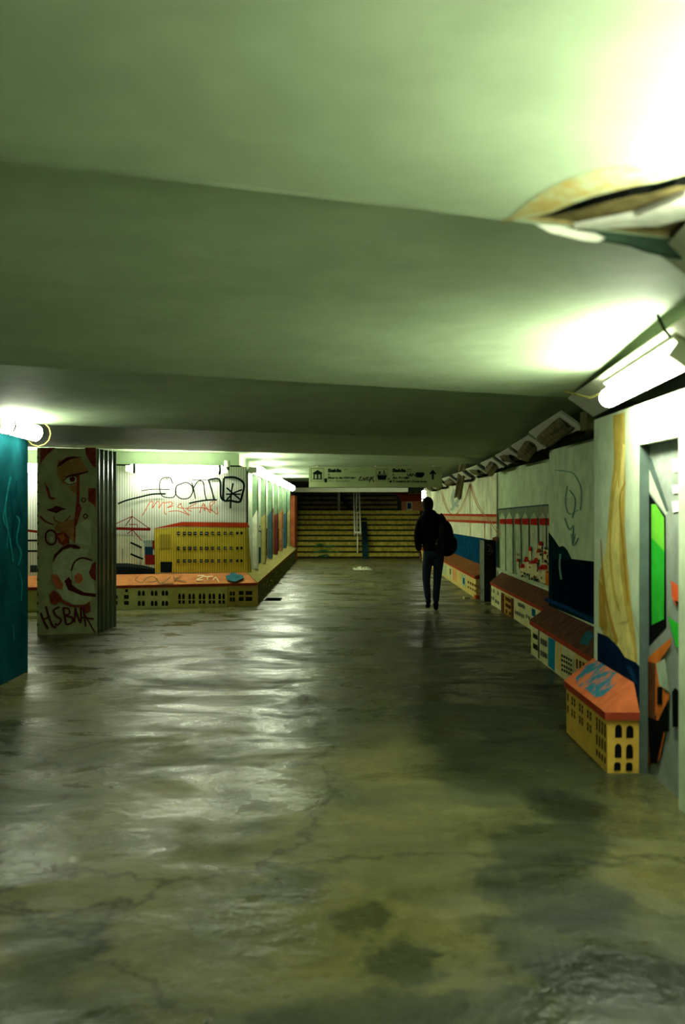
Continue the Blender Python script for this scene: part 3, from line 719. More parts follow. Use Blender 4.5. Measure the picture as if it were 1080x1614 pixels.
p.stroke(Cc((300, 345), (340, 312), (390, 303), (424, 322)), 1.6, mdr); p.stroke(Cc((305, 348), (350, 372), (402, 358)), 1, mdr)
p.poly(Cc((348, 318), (380, 306), (398, 322), (388, 348), (360, 350)), mdr); p.poly(Cc((330, 385), (400, 375), (425, 430), (390, 440)), mtan)
p.poly(Cc((408, 300), (432, 300), (430, 520), (450, 560), (410, 690), (392, 840), (380, 820), (390, 640), (405, 520)), mr)
p.poly(Cc((500, 400), (560, 400), (560, 560), (540, 530), (500, 500)), mr)
p.poly(Cc((150, 350), (185, 400), (205, 470), (245, 480), (215, 495), (185, 480)), mr)
p.poly(Cc((165, 572), (215, 560), (240, 540), (275, 548), (325, 568), (290, 575), (250, 600), (215, 590)), mdr)
p.stroke(Cc((225, 625), (240, 660), (300, 675), (360, 620)), 2, mr); p.stroke(Cc((118, 625), (160, 665), (225, 692)), [4, 2], mr)
p.poly(Cc((240, 690), (390, 640), (385, 830), (300, 760), (230, 740)), mtan)
p.stroke(Cc((460, 480), (480, 490), (465, 510), (445, 495)), 1.8, mdr, close=True); p.stroke(Cc((478, 605), (495, 625), (478, 642), (462, 625)), 1.8, mdr, close=True)
p.stroke(Cc((200, 735), (240, 760), (240, 830), (200, 850), (165, 820), (165, 760)), 3, mdr, close=True)
p.poly(Cc((190, 790), (215, 790), (225, 825), (200, 830)), mg)
p.poly(Cc((245, 760), (310, 745), (350, 790), (350, 840), (300, 860), (260, 830)), mr); p.poly(Cc((262, 780), (300, 765), (320, 800), (290, 830)), mor)
p.poly(Cc((215, 990), (230, 930), (290, 870), (340, 845), (400, 850), (435, 870), (435, 905), (405, 905), (370, 870), (300, 890), (250, 940)), mdr)
p.poly(Cc((400, 700), (480, 650), (520, 660), (525, 860), (400, 840)), mg)
p.poly(Cc((215, 1010), (260, 930), (340, 880), (500, 890), (480, 950), (400, 980), (360, 1060), (380, 1180), (460, 1240), (540, 1260), (500, 1320), (400, 1330), (300, 1280), (230, 1180)), mg)
p.stroke(Cc((365, 1060), (390, 990), (450, 955), (530, 975)), 2.6, mdr); p.poly(Cc((370, 1060), (400, 985), (450, 962), (530, 985), (505, 1080), (540, 1130), (560, 1240), (460, 1230), (390, 1180)), mg)
p.poly(Cc((390, 1100), (420, 1075), (450, 1090), (460, 1130), (430, 1160), (395, 1150)), mor)
p.poly(Cc((560, 980), (530, 1010), (505, 1070), (520, 1110), (560, 1140)), mr)
p.poly(Cc((310, 1140), (345, 1105), (370, 1140), (372, 1170), (410, 1200), (470, 1230), (560, 1240), (560, 1265), (450, 1255), (390, 1230), (340, 1210)), mdr)
p.poly(Cc((205, 1090), (250, 1085), (300, 1160), (295, 1210), (250, 1200), (215, 1140)), mor)
p.poly(Cc((190, 1250), (225, 1210), (265, 1240), (300, 1290), (380, 1330), (470, 1330), (510, 1300), (520, 1380), (480, 1400), (440, 1350), (360, 1345), (270, 1300), (240, 1330), (200, 1310)), mr)
for pts, w in [(((122, 1392), (145, 1450), (180, 1520)), 3.2), (((165, 1340), (190, 1430), (222, 1505)), 3), (((148, 1445), (200, 1420)), 2.6), (((272, 1345), (225, 1372), (245, 1415), (285, 1445), (262, 1485), (235, 1480)), 3),
               (((230, 1500), (240, 1512)), 4), (((300, 1350), (325, 1485)), 3), (((300, 1352), (345, 1360), (350, 1400), (318, 1415), (375, 1430), (370, 1470), (328, 1485)), 2.8), (((400, 1350), (390, 1470)), 3), (((400, 1370), (440, 1470), (440, 1350)), 3), (((450, 1430), (545, 1440)), 2.6), (((460, 1350), (480, 1500)), 2.6), (((470, 1400), (555, 1550)), 2)]:
    p.stroke(Cc(*pts), w, mdr)
for i in range(16):      # chipped left corner
    z = .1+i*.14+random.uniform(-.04, .04)
    q0 = Vector((*cp[0], 0)); dd = Vector((cp[1][0]-cp[0][0], cp[1][1]-cp[0][1], 0)).normalized()
    mb.face([q0+nc*.002+Vector((0, 0, z)), q0+dd*.02+nc*.002+Vector((0, 0, z+.02)), q0+nc*.002+Vector((0, 0, z+.05))], cdark)
child(mb, 'shaft', t)
mb = MB(); metal = mat('brushed_metal', (92, 106, 102), .24, .3, 6, metal=1.0, spec=.5)
a, b_ = Vector((*cp[1], 0)), Vector((*cp[2], 0)); ns = Vector((b_.y-a.y, -(b_.x-a.x), 0)).normalized()
n_ = 48; pr_ = []
for i in range(n_+1):
    q = i/n_; off = .012+.009*math.cos(q*4*2*PI); pt = a.lerp(b_, q)+ns*off; pr_.append((pt.x, pt.y))
mb.prism([tuple(a.xy)]+pr_+[tuple(b_.xy)], 0.0, CT, metal)
o = child(mb, 'fluted_cladding', t); o['label'] = 'dark fluted metal cladding on the column side'

# ------------------------------------------------------------------ enclosing far sides
mb = MB()
mb.face([(-9, -5, 0), (-9, 15.0, 0), (-9, 15.0, 2.7), (-9, -5, 2.7)], wallp)
struct(mb.build('wall_far_left'))
mb = MB(); mb.face([(-9, -5, 0), (3.6, -5, 0), (3.6, -5, 2.7), (-9, -5, 2.7)], cdark); struct(mb.build('wall_behind'))
mb = MB(); mb.face([(3.4, -5, WT), (3.4, 31.3, WT), (3.4, 31.3, 2.75), (3.4, -5, 2.75)], gapshade); struct(mb.build('wall_outer'))
mb = MB(); mb.prism([(-9, 15.1), (-1.75, 16.9), (-1.75, 31.3), (-2.0, 31.3), (-2.0, 17.2), (-9, 15.5)], 2.305, 2.75, plaster); mb.prism([(-9, 15.3), (-1.75, 17.05), (-1.75, 31.3), (-2.0, 31.3), (-2.0, 17.3), (-9, 15.6)], WT+.03, 2.31, gapshade); struct(mb.build('wall_upper_left'))

# ------------------------------------------------------------------ stairs
mb = MB()
stm = mat('stair_yellow', (206, 190, 82), .7, .6, 9, dark=.6); std = mat('stair_wet', (52, 54, 34), .45, .5, 9)
stn = mat('stair_landing', (110, 106, 60), .7, .4, 6); stg = mat('stair_grey', (150, 140, 88), .7, .5, 9)
R = 1.485/9
SX0, SX1 = -1.5, 2.6
mb.box((SX0, 31.27, 0), (SX1, 31.3, .06), std)
for k in range(9):
    y = 31.3+k*.3; z = k*R
    mb.box((SX0, y, 0), (SX1, y+.3, z+R), std)
    mb.box((SX0, y-.012, z+R*.30), (SX1, y, z+R), stm)        # pale painted nosing on each riser
    mb.box((SX0, y-.03, z+R-.028), (SX1, y+.02, z+R+.002), stm)
mb.box((SX0, 34.0, 0), (3.4, 35.4, 1.485), stn)
pg = Paint(mb, (0, 31.285, 0), (0, -1, 0), .004)
gsp = mat('spray_green', (54, 112, 66), .7, .5, 20)
for pts in [((497, 862), (505, 858), (515, 862), (528, 860)), ((492, 872), (510, 868), (525, 872), (535, 869)), ((500, 878), (515, 875), (520, 880))]: pg.stroke(pts, 3, gsp)
st = thing('staircase', 'wide worn yellow staircase at the far end of the passage', 'stairs', (.5, 31.3, 0))
child(mb, 'lower_flight', st)
mb = MB()
for k in range(13):
    y = 35.4+k*.3; z = 1.485+k*R
    mb.box((SX0, y, 1.4), (1.95, y+.3, z+R), std)
    mb.box((SX0, y-.012, z+R*.45), (1.95, y, z+R), stg); mb.box((SX0, y-.03, z+R-.028), (1.95, y+.02, z+R+.002), stg)
child(mb, 'upper_flight', st)
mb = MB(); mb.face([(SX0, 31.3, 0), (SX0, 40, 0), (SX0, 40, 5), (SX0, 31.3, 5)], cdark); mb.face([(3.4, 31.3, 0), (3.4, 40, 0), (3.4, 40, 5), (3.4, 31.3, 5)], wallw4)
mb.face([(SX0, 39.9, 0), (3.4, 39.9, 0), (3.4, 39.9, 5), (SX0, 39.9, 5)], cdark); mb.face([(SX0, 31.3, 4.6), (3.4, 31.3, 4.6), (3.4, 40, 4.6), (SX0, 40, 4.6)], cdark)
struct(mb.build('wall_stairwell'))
mb = MB(); mb.box((-9, 31.3, 2.21), (3.6, 31.7, 4.6), cdark); mb.box((-1.95, 31.22, 2.075), (2.05, 31.7, 2.21), mat('lintel_white', (226, 230, 200), .5, .1))
mb.box((2.05, 31.3, 2.075), (2.60, 31.7, 2.21), cdark)
struct(mb.build('trim_10'))
# parapet painted as a little house on the landing
mb = MB(); pk = mat('house_pink', (196, 132, 84), .7, .3, 6)
mb.box((2.05, 34.6, 1.485), (3.38, 34.8, 1.83), pk)
mb.faces([(1.72, 34.5, 2.30), (2.02, 34.5, 1.80), (3.38, 34.5, 1.83), (3.38, 34.5, 2.06), (2.25, 34.5, 2.06), (1.95, 34.5, 2.45),
          (1.72, 34.85, 2.30), (2.02, 34.85, 1.80), (3.38, 34.85, 1.83), (3.38, 34.85, 2.06), (2.25, 34.85, 2.06), (1.95, 34.85, 2.45)],
         [[0, 1, 4, 5], [1, 2, 3, 4], [11, 10, 7, 6], [10, 9, 8, 7], [5, 4, 10, 11], [4, 3, 9, 10], [0, 6, 7, 1], [1, 7, 8, 2]], mat('roof_rust', (130, 56, 32), .7, .3, 6))
p = Paint(mb, (0, 34.6, 0), (0, -1, 0), .002)
p.poly(zc(630, 760, 7.336)((80, 225), (145, 225), (145, 330), (80, 330)), cream); p.poly(zc(630, 760, 7.336)((90, 240), (135, 240), (135, 308), (90, 308)), nv if False else navyb)
tag(mb.build('painted_parapet', loc=(2.7, 34.7, 1.485)), 'pink and orange painted parapet with a blue window on the stair landing', 'parapet')
# upper rails behind the parapet
mb = MB(); steel = mat('rail_steel', (190, 196, 170), .4, .1, 6, metal=.5)
for z in (2.08, 2.34): mb.tube([(2.2, 35.1, z), (3.35, 35.1, z)], .02, steel, 8)
for k in range(6):
    mb.tube([(2.2+k*.19, 35.1, 2.08), (2.295+k*.19, 35.1, 2.34)], .013, steel, 6); mb.tube([(2.295+k*.19, 35.1, 2.34), (2.39+k*.19, 35.1, 2.08)], .013, steel, 6)
mb.tube([(2.2, 35.1, 1.49), (2.2, 35.1, 2.34)], .02, steel, 8); mb.tube([(3.3, 35.1, 1.49), (3.3, 35.1, 2.34)], .02, steel, 8)
tag(mb.build('lattice_rail', loc=(2.8, 35.1, 1.485)), 'thin pale lattice railing above the pink parapet', 'railing')
# centre divider and handrail
mb = MB()
def slope(y): return max(0, min(1.485, (y-31.3)/.3*R+R*.6))
vs = []
div = mat('divider_teal', (36, 62, 66), .6, .4, 8)
for (x) in (.62, .80):
    vs += [(x, 31.2, 0), (x, 31.2, .42), (x, 34.1, 1.50+.02), (x, 34.1, 0)]
mb.faces(vs, [[0, 1, 2, 3], [7, 6, 5, 4], [0, 4, 5, 1], [1, 5, 6, 2], [2, 6, 7, 3]], div)
tag(mb.build('stair_divider', loc=(.71, 32.6, 0)), 'dark blue-green sloping divider in the middle of the stairs', 'divider')
hr = thing('stair_handrail', 'pale double metal handrail running up the middle of the stairs', 'handrail', (.47, 31.25, 0))
mb = MB(); stl = mat('rail_pale', (240, 244, 214), .35, .05, 6, spec=.5)
for x in (.38, .56):
    mb.tube([(x, 31.25, .72), (x, 31.15, .80), (x, 31.3, .92), (x, 34.0, 2.20), (x, 34.9, 2.22)], .024, stl, 8)
mb.tube([(.38, 31.15, .80), (.56, 31.15, .80)], .024, stl, 8); mb.tube([(.38, 34.9, 2.22), (.56, 34.9, 2.22)], .024, stl, 8)
child(mb, 'rail', hr, True)
mb = MB(); mb.tube([(.27, 34.1, 1.50), (-.02, 35.0, 1.95), (-.12, 35.5, 2.35)], [.09, .075, .07], cdark, 8); child(mb, 'upper_stringer', hr)
mb = MB(); mb.tube([(-.13, 34.6, 1.485), (-.13, 34.6, 2.5)], .045, steel, 8); child(mb, 'upper_post', hr, True)
for i, y in enumerate((31.35, 32.6, 33.95)):
    mb = MB()
    mb.tube([(.47, y, slope(y)-.15), (.47, y, .78+(y-31.3)*.48)], .022, stl, 8); mb.tube([(.38, y, .80+(y-31.3)*.48), (.56, y, .80+(y-31.3)*.48)], .016, stl, 8)
    child(mb, 'post', hr, True)

# ------------------------------------------------------------------ hanging sign
SY = 19.88; pxm = F/SY
def sx(x): return (x-CX)/pxm
def sz(y): return H+(CY-y)/pxm
sg = thing('exit_sign', 'long hanging grey-green exit sign with two pictograms, place names and an up arrow', 'sign', (sx(592), 19.95, 2.2))
sgm = mat('sign_panel', (128, 140, 96), .5, .15, 3); sgk = mat('sign_ink', (14, 22, 22), .6, .1)
mb = MB(); mb.box((sx(487), SY, sz(768)), (sx(697), SY+.12, sz(736)), sgm)
PANEL = mb
for x in (500, 592, 684):
    b2 = MB(); b2.box((sx(x)-.02, SY+.04, sz(736)), (sx(x)+.02, SY+.08, 2.47), steel); child(b2, 'bracket', sg)
S1 = zc(480, 730, 9.818); S2 = zc(590, 730, 9.818)
mb = MB(); p = Paint(mb, (0, SY-.002, 0), (0, -1, 0), .0008)
for a in (((105, 82), (298, 82), (298, 282), (105, 282)),): p.stroke(S1(*a), .6, sgk, False, True)
p.poly(S1((128, 150), (205, 105), (278, 150), (278, 162), (128, 162)), sgk)
for x0, x1 in ((140, 160), (190, 215), (245, 268)): p.poly(S1((x0, 160), (x1, 160), (x1, 240), (x0, 240)), sgk)
p.poly(S1((130, 238), (275, 238), (275, 252), (130, 252)), sgk); p.poly(S1((150, 160), (260, 160), (260, 176), (150, 176)), sgk)
child(mb, 'museum_pictogram', sg)
mb = MB(); p = Paint(mb, (0, SY-.002, 0), (0, -1, 0), .0008)
p.stroke(S2((30, 92), (208, 92), (208, 275), (30, 275)), .6, sgk, False, True)
p.poly(S2((42, 185), (198, 185), (180, 258), (60, 258)), sgk); p.poly(S2((68, 130), (98, 125), (98, 165), (68, 165)), sgk); p.stroke(S2((150, 110), (150, 168)), 1.2, sgk, False); p.stroke(S2((150, 118), (178, 165)), .7, sgk, False)
p.poly(S2((48, 170), (190, 170), (190, 178), (48, 178)), sgk)
child(mb, 'boat_pictogram', sg)
mb = MB(); p = Paint(mb, (0, SY-.002, 0), (0, -1, 0), .0008)
p.poly(S2((905, 98), (958, 160), (942, 180), (922, 158), (922, 252), (892, 252), (892, 158), (872, 180), (855, 160)), sgk)
child(mb, 'arrow', sg)
mb = PANEL; p = Paint(mb, (0, SY-.002, 0), (0, -1, 0), .0008)
p.poly(S2((640, 148), (690, 140), (775, 145), (775, 190), (735, 225), (650, 220), (635, 190)), sgk)
p.stroke(S2((505, 165), (540, 200), (560, 160), (575, 205), (600, 165), (630, 200)), 1.4, sgk)
p.poly(S1((305, 238), (352, 235), (350, 300), (310, 298)), sgk); p.poly(S2((230, 275), (270, 265), (272, 298), (235, 300)), sgk); p.poly(S2((215, 235), (240, 235), (240, 255), (215, 250)), sgk)
p.stroke(S1((850, 220), (880, 215), (840, 260), (890, 265), (920, 225), (930, 270), (960, 220), (990, 225), (960, 250), (1000, 265), (1030, 215), (1075, 290)), 1.1, sgk)
p.stroke(S1((1075, 205), (1030, 240), (1000, 300)), 1.1, sgk)
p.stroke(S1((700, 150), (740, 130), (760, 160), (800, 120), (830, 150), (880, 120), (950, 140)), .5, wing)
def text(body, x, y, h, m, parent, bold=0.0, wmax=None):
    cu = bpy.data.curves.new('lettering', 'FONT'); cu.body = body; cu.size = h/pxm/.70; cu.extrude = .001; cu.offset = bold
    ob = bpy.data.objects.new('tmp', cu); C.objects.link(ob)
    bpy.context.view_layer.update()
    me = bpy.data.meshes.new_from_object(ob.evaluated_get(bpy.context.evaluated_depsgraph_get()))
    bpy.data.objects.remove(ob)
    xs = [v.co.x for v in me.vertices]; wcur = max(xs)-min(xs)
    k = 1 if not wmax else (wmax/pxm)/wcur
    M = Matrix.Translation((sx(x), SY-.003, sz(y))) @ Matrix.Rotation(PI/2, 4, 'X') @ Matrix.Diagonal((k, 1, 1, 1))
    me.transform(Matrix.Translation(-Vector(sg.location)) @ M)
    me.materials.clear(); me.materials.append(m)
    o = bpy.data.objects.new('lettering', me); C.objects.link(o); o.parent = parent
    return o
text('Saída', 517.2, 744, 5.0, sgk, sg, .006, 21.5); text('R.', 517.5, 749.4, 2.6, sgk, sg, .002)
text('Museu do Oriente', 517.2, 754.4, 3.0, sgk, sg, .003, 44); text('Av. Brasília', 517.2, 759.5, 2.8, wing, sg, .001, 34)
text('Saída', 618.8, 743.8, 5.0, sgk, sg, .006, 21.5); text('R.', 619, 749.4, 2.6, sgk, sg, .002); text('Av. Brasília', 619, 754.6, 3.2, sgk, sg, .003, 28)
text('Terminal de Cruzeiros', 619, 760.2, 3.0, sgk, sg, .003, 54)
p.stroke(S1((622, 90), (648, 90), (648, 108), (622, 108)), .5, sgk, False, True); p.stroke(S2((515, 92), (572, 92), (572, 135), (515, 135)), .5, sgk, False, True); p.stroke(S2((525, 105), (562, 105)), .6, sgk, False)
PO = child(PANEL, 'panel', sg)
for o_ in list(C.objects):
    if o_.parent == sg and o_.name.split('.')[0] in ('lettering', 'museum_pictogram', 'boat_pictogram', 'arrow'): o_.parent = PO

# ------------------------------------------------------------------ lamps
house = mat('lamp_housing', (196, 200, 176), .5, .15, 6); cap_m = mat('lamp_cap', (58, 64, 50), .5, .2, 6); wire = mat('wire_yellow', (176, 168, 92), .6, .1, 6)
brokenm = mat('broken_diffuser', (120, 116, 80), .5, .5, 14); darkb = mat('lamp_underside', (28, 32, 24), .8, .2)
def capsule(mbx, a, b, r, m, n=16, flat=1.0):
    a = Vector(a); b = Vector(b); d = (b-a).normalized(); path = []; rs = []
    for k in range(5):
        t_ = k/5; path.append(a-d*r*.45*math.cos(t_*PI/2)); rs.append(r*math.sin(t_*PI/2)+.001)
    path += [a, b]; rs += [r, r]
    for k in range(1, 6):
        t_ = k/5; path.append(b+d*r*.45*math.sin(t_*PI/2)); rs.append(r*math.cos(t_*PI/2)+.001)
    mbx.tube(path, rs, m, n)
def plate_lamp(label, X0, Y0, Y1, ly0, ly1, tm, k=.0673, zt=2.39, r=.058, group=None, broken=False):
    yc = (ly0+ly1)/2
    lt = thing('tube_light', label, 'light', (X0+k*yc+.093, yc, zt-.07), group)
    pt = lambda y, s, off=0: Vector((X0+k*y+.186*s-.587*off, y, zt-.135*s-.81*off))
    b = MB()
    vs = [pt(Y0, 0), pt(Y0, 1), pt(Y1, 1), pt(Y1, 0), pt(Y0, 0, -.02), pt(Y0, 1, -.02), pt(Y1, 1, -.02), pt(Y1, 0, -.02)]
    b.faces(vs, [[0, 1, 2, 3], [4, 7, 6, 5], [0, 4, 5, 1], [3, 2, 6, 7], [0, 3, 7, 4], [1, 5, 6, 2]], house)
    child(b, 'mounting_plate', lt)
    b = MB(); b.obox(pt(yc, .5, r*.30), Vector((k, 1, 0)).normalized()*((ly1-ly0)/2+.06), Vector((.186, 0, -.135)).normalized()*r*1.25, Vector((-.587, 0, -.81))*r*.16, house); child(b, 'reflector_tray', lt)
    b = MB(); capsule(b, pt(ly0, .5, r*1.5), pt(ly1, .5, r*1.5), r, tm); child(b, 'diffuser', lt, True)
    for yy, sgn in ((ly0, -1), (ly1, 1)):
        b = MB(); c = pt(yy+sgn*.05, .5, r*.9); b.obox(c, (.0, .012, 0), Vector((.186, 0, -.135)).normalized()*r*.8, Vector((-.587, 0, -.81))*r*.8, house); child(b, 'end_cap', lt)
    return lt, pt
lt, pt = plate_lamp('lit fluorescent tube on a sloping white plate over the nearest wall, wires dangling', 1.158, 4.05, 7.32, 4.52, 6.02, TUBE_A)
b = MB(); b.tube([pt(6.06, .4, .05), pt(6.3, .2, .10), pt(6.6, -.1, .08), pt(6.85, -.35, .06)], .007, wire, 6); child(b, 'wire', lt); b = MB(); b.tube([pt(4.6, 1.0, .04), pt(4.6, 1.25, .1), pt(4.5, 1.45, .12)], .008, wire, 6); child(b, 'wire', lt); b = MB()
b.tube([pt(4.45, .1, .03), pt(4.35, -.1, .05), pt(4.3, -.4, .03)], .008, cap_m, 6); child(b, 'wire', lt)
plate_lamp('lit fluorescent tube just above the camera at the right, only its plate corner showing', .78, .6, 3.15, 1.0, 2.5, TUBE_B)

# broken fixtures along the top of the stepped right wall
def broken(i, X, Y, z, L, dx, tilt, label, hang=0.0, style=0):
    lt = thing('broken_light', label, 'light', (X, Y, z), 'broken lights along the right wall')
    d = Vector((dx, 1, 0)).normalized(); s = Vector((.186, 0, -.135)).normalized(); s = (s-d*s.dot(d)).normalized(); n_ = d.cross(s); n_ = n_ if n_.z < 0 else -n_
    b = MB(); b.obox(Vector((X, Y, z)), d*L/2, s*.115, n_*.01, house); child(b, 'mounting_plate', lt)
    b = MB(); b.obox(Vector((X, Y, z))+s*.135-n_*.004, d*(L/2*.8), s*.03, n_*.02, darkb); child(b, 'lower_trim', lt)
    for sgn in (-1, 1):
        b = MB(); b.obox(Vector((X, Y, z))+d*sgn*L*.30+n_*.022, d*.02, s*.03, n_*.012, cap_m); child(b, 'end_cap', lt)
    b = MB()
    dd = (d*math.cos(tilt)+Vector((0, 0, -1))*math.sin(tilt)).normalized()
    c = Vector((X, Y, z))+n_*(.022+hang)-d*.1+s*.02
    LL = L*.34
    vs = []; nn = 9
    for e, q in enumerate((-LL, LL)):
        for k in range(nn):
            a_ = PI*k/(nn-1)+.1; jag = random.uniform(-.06, .06)
            vs.append(c+dd*(q+jag)+s*.085*math.cos(a_)+n_*.035*math.sin(a_))
    b.faces(vs, [[k, k+1, nn+k+1, nn+k] for k in range(nn-1)], brokenm)
    ch = child(b, 'broken_diffuser', lt, True); sm = ch.modifiers.new('t', 'SOLIDIFY'); sm.thickness = .006
    return lt
bl = [(1.93, 9.15, 2.30, 2.2, .07, .04, 'nearest broken light, brown stained diffuser on a pale plate'),
      (2.14, 11.55, 2.295, 1.9, .07, .10, 'second broken light from the camera, above the corner of the arches mural wall'),
      (2.28, 13.75, 2.285, 1.8, .06, -.06, 'third broken light, dark cracked diffuser above the arches mural'),
      (2.38, 15.9, 2.27, 1.8, .04, .12, 'fourth broken light, pale plate and shattered cover before the bridge mural'),
      (2.42, 18.1, 2.25, 1.8, .02, -.05, 'fifth broken light, above the bridge mural tower'),
      (2.42, 20.3, 2.22, 1.7, .0, .65, 'sixth broken light, its cover dangling steeply down over the bridge mural'),
      (2.42, 22.6, 2.20, 1.7, .0, .05, 'seventh broken light, behind the dangling one'),
      (2.42, 25.0, 2.17, 1.7, .0, .1, 'eighth broken light, above the head of the walking man'),
      (2.42, 27.6, 2.15, 1.7, .0, .0, 'last broken light of the row before the stairs')]
for i, (X, Y, z, L, dx, ti, lab) in enumerate(bl): broken(i, X, Y, z, L, dx, ti, lab, hang=.06 if ti > .5 else 0)
# torn end of the nearest dead light
b = MB(); b.prism([(1.90, 7.75), (1.97, 7.78), (1.99, 8.0), (1.93, 8.05), (1.88, 7.9)], 2.20, 2.34, brokenm)
tag(b.build('torn_cable_box', loc=(1.93, 7.9, 2.2)), 'torn rusty cable box hanging just past the lit tube plate', 'box')

def simple_lamp(name, label, a, b, off, tm, r=.062, group=None):
    a = Vector(a); b = Vector(b); m_ = (a+b)/2; d = (b-a).normalized(); off = Vector(off)
    lt = thing(name, label, 'light', tuple(m_), group)
    q = MB(); sdir = d.cross(off).normalized()
    q.obox(m_+off*.5, d*((b-a).length/2+.10), sdir*.05, off*.5, house); child(q, 'housing', lt)
    q = MB(); capsule(q, a, b, r, tm); child(q, 'diffuser', lt, True)
    for e, sgn in ((a, -1), (b, 1)):
        q = MB(); q.tube([e-d*sgn*.06, e-d*sgn*.015], [r*1.10, r*1.10], cap_m, 14, cap=False); child(q, 'clip_ring', lt, True)
    return lt
# pier lamp (far left)
lt = simple_lamp('tube_light', 'lit tube on top of the teal pier wall, wire loop at its far end', (-2.95, 8.72, 2.315), (-2.93, 9.55, 2.30), (-.11, 0, 0), TUBE_C, .078)
b = MB(); pts = [Vector((-2.93+.12*math.cos(k*PI/6), 9.62, 2.30+.12*math.sin(k*PI/6))) for k in range(-5, 8)]; b.tube(pts, .006, wire, 6); child(b, 'wire_loop', lt, True)
simple_lamp('tube_light', 'tube light on the teal pier nearer the camera, outside the left edge of the view', (-2.95, 5.3, 2.315), (-2.95, 6.6, 2.315), (-.11, 0, 0), TUBE_F, .06)
simple_lamp('tube_light', 'tube light high on the stairwell side wall, hidden behind the white lintel', (3.28, 36.4, 3.1), (3.28, 37.6, 3.3), (.12, 0, 0), TUBE_D, .06)
# back-wall tubes
def bw(X, off): return Vector((X, bwY(X), 0))+nb*off
for (xa, xb, lab) in [(-3.42, -2.02, 'long lit tube above the graffiti on the corrugated mural wall'), (-5.35, -4.45, 'lit tube glimpsed between the teal pier and the face column')]:
    a = bw(xa, .20); a.z = 2.215; b_ = bw(xb, .20); b_.z = 2.205
    simple_lamp('tube_light', lab, a, b_, tuple(-nb*.14), TUBE_D, .07)
# small sensor by the tube
b = MB(); c = bw(-1.93, .17); b.tube([(c.x, c.y, 2.36), (c.x, c.y, 2.255)], .05, house, 14); b.tube([(c.x, c.y, 2.258), (c.x, c.y, 2.20)], [.04, .03], cap_m, 12)
tag(b.build('ceiling_sensor', loc=(c.x, c.y, 2.3)), 'small white cylinder with a dark eye beside the long tube', 'sensor')
# row of corridor tubes
ords = ['first and nearest', 'second', 'third', 'fourth', 'fifth', 'sixth', 'seventh and farthest']
for k in range(7):
    y = 16.95+k*1.83; z = 2.225-.012*k
    simple_lamp('tube_light', ords[k]+' lit tube of the row along the left corridor wall', (-1.45, y, z), (-1.45, y+.95, z), (-.13, 0, 0), TUBE_E, .082, 'lit tubes along the left corridor wall')
# small lit lamp behind the man's head
simple_lamp('tube_light', 'short upright white lamp on the wall right behind the man\'s head', (2.36, 28.9, 1.80), (2.36, 28.9, 2.05), (.2, 0, 0), emis('tube_small', LC, 26), .07)

# ------------------------------------------------------------------ things on the floor
b = MB(); X, Y = on_floor(571, 897); rnd = random.Random(5); vs = []; fs = []; N = 14; M_ = 8
for i in range(N+1):
    for j in range(M_+1):
        u = i/N*2-1; v = j/M_*2-1; e = max(0, 1-(u*u+v*v)**1.2)
        vs.append((X+u*.24+rnd.uniform(-.02, .02), Y+v*.45+rnd.uniform(-.03, .03), .003+e*(.025+rnd.uniform(0, .055))))
for i in range(N):
    for j in range(M_): a = i*(M_+1)+j; fs.append([a, a+1, a+M_+2, a+M_+1])
b.faces(vs, fs, mat('plastic_white', (186, 190, 158), .35, .1, 8))
tag(b.build('plastic_bag', loc=(X, Y, 0)), 'crumpled pale plastic bag lying on the floor before the stairs', 'bag')
b = MB(); X, Y = on_floor(451, 917); b.prism([(X-.06, Y-.08), (X+.05, Y-.05), (X+.06, Y+.07), (X-.03, Y+.05)], 0, .012, MATS['plastic_white'])
tag(b.build('paper_scrap', loc=(X, Y, 0)), 'small white scrap on the floor beside the left corridor ledge', 'litter')
b = MB(); X, Y = on_floor(752, 944); rnd = random.Random(8)
for k in range(5):
    a = rnd.uniform(-.25, .1); c = rnd.uniform(-.1, .1); b.prism([(X+a, Y+c), (X+a+.07, Y+c+.02), (X+a+.05, Y+c+.12), (X+a-.02, Y+c+.08)], 0, .02+.01*k, [MATS['plastic_white'], redo, cream][k % 3])
tag(b.build('litter', loc=(X, Y, 0)), 'small heap of pale and red litter at the foot of the concrete stub', 'litter')
b = MB(); X, Y = on_floor(431, 945)
b.box((X-.14, Y-.25, 0), (X+.14, Y+.25, .008), cap_m)
for k in range(7): b.box((X-.12, Y-.22+k*.07, .008), (X+.12, Y-.19+k*.07, .012), black)
tag(b.build('drain_grate', loc=(X, Y, 0)), 'dark drain grate in the floor by the corner of the left ledges', 'grate')

# ------------------------------------------------------------------ the walking man
def evalmesh(ob):
    bpy.context.view_layer.update()
    dg = bpy.context.evaluated_depsgraph_get()
    me = bpy.data.meshes.new_from_object(ob.evaluated_get(dg)); return me
def skin(vs, es, rs, subd=2):
    me = bpy.data.meshes.new('s'); me.from_pydata(vs, es, [])
    ob = bpy.data.objects.new('s', me); C.objects.link(ob)
    md = ob.modifiers.new('skin', 'SKIN'); md.use_smooth_shade = True
    for i, r in enumerate(rs):
        sv = me.skin_vertices[0].data[i]; sv.radius = r if isinstance(r, tuple) else (r, r); sv.use_root = (i == 0)
    s_ = ob.modifiers.new('sub', 'SUBSURF'); s_.levels = subd; s_.render_levels = subd
    out = evalmesh(ob); bpy.data.objects.remove(ob); return out
def ellip(c, r, rot=(0, 0, 0)):
    bm = bmesh.new(); bmesh.ops.create_uvsphere(bm, u_segments=20, v_segments=14, radius=1)
    M = Matrix.Translation(c) @ Euler(rot).to_matrix().to_4x4() @ Matrix.Diagonal((*r, 1))
    bmesh.ops.transform(bm, matrix=M, verts=bm.verts); me = bpy.data.meshes.new('e'); bm.to_mesh(me); bm.free(); return me
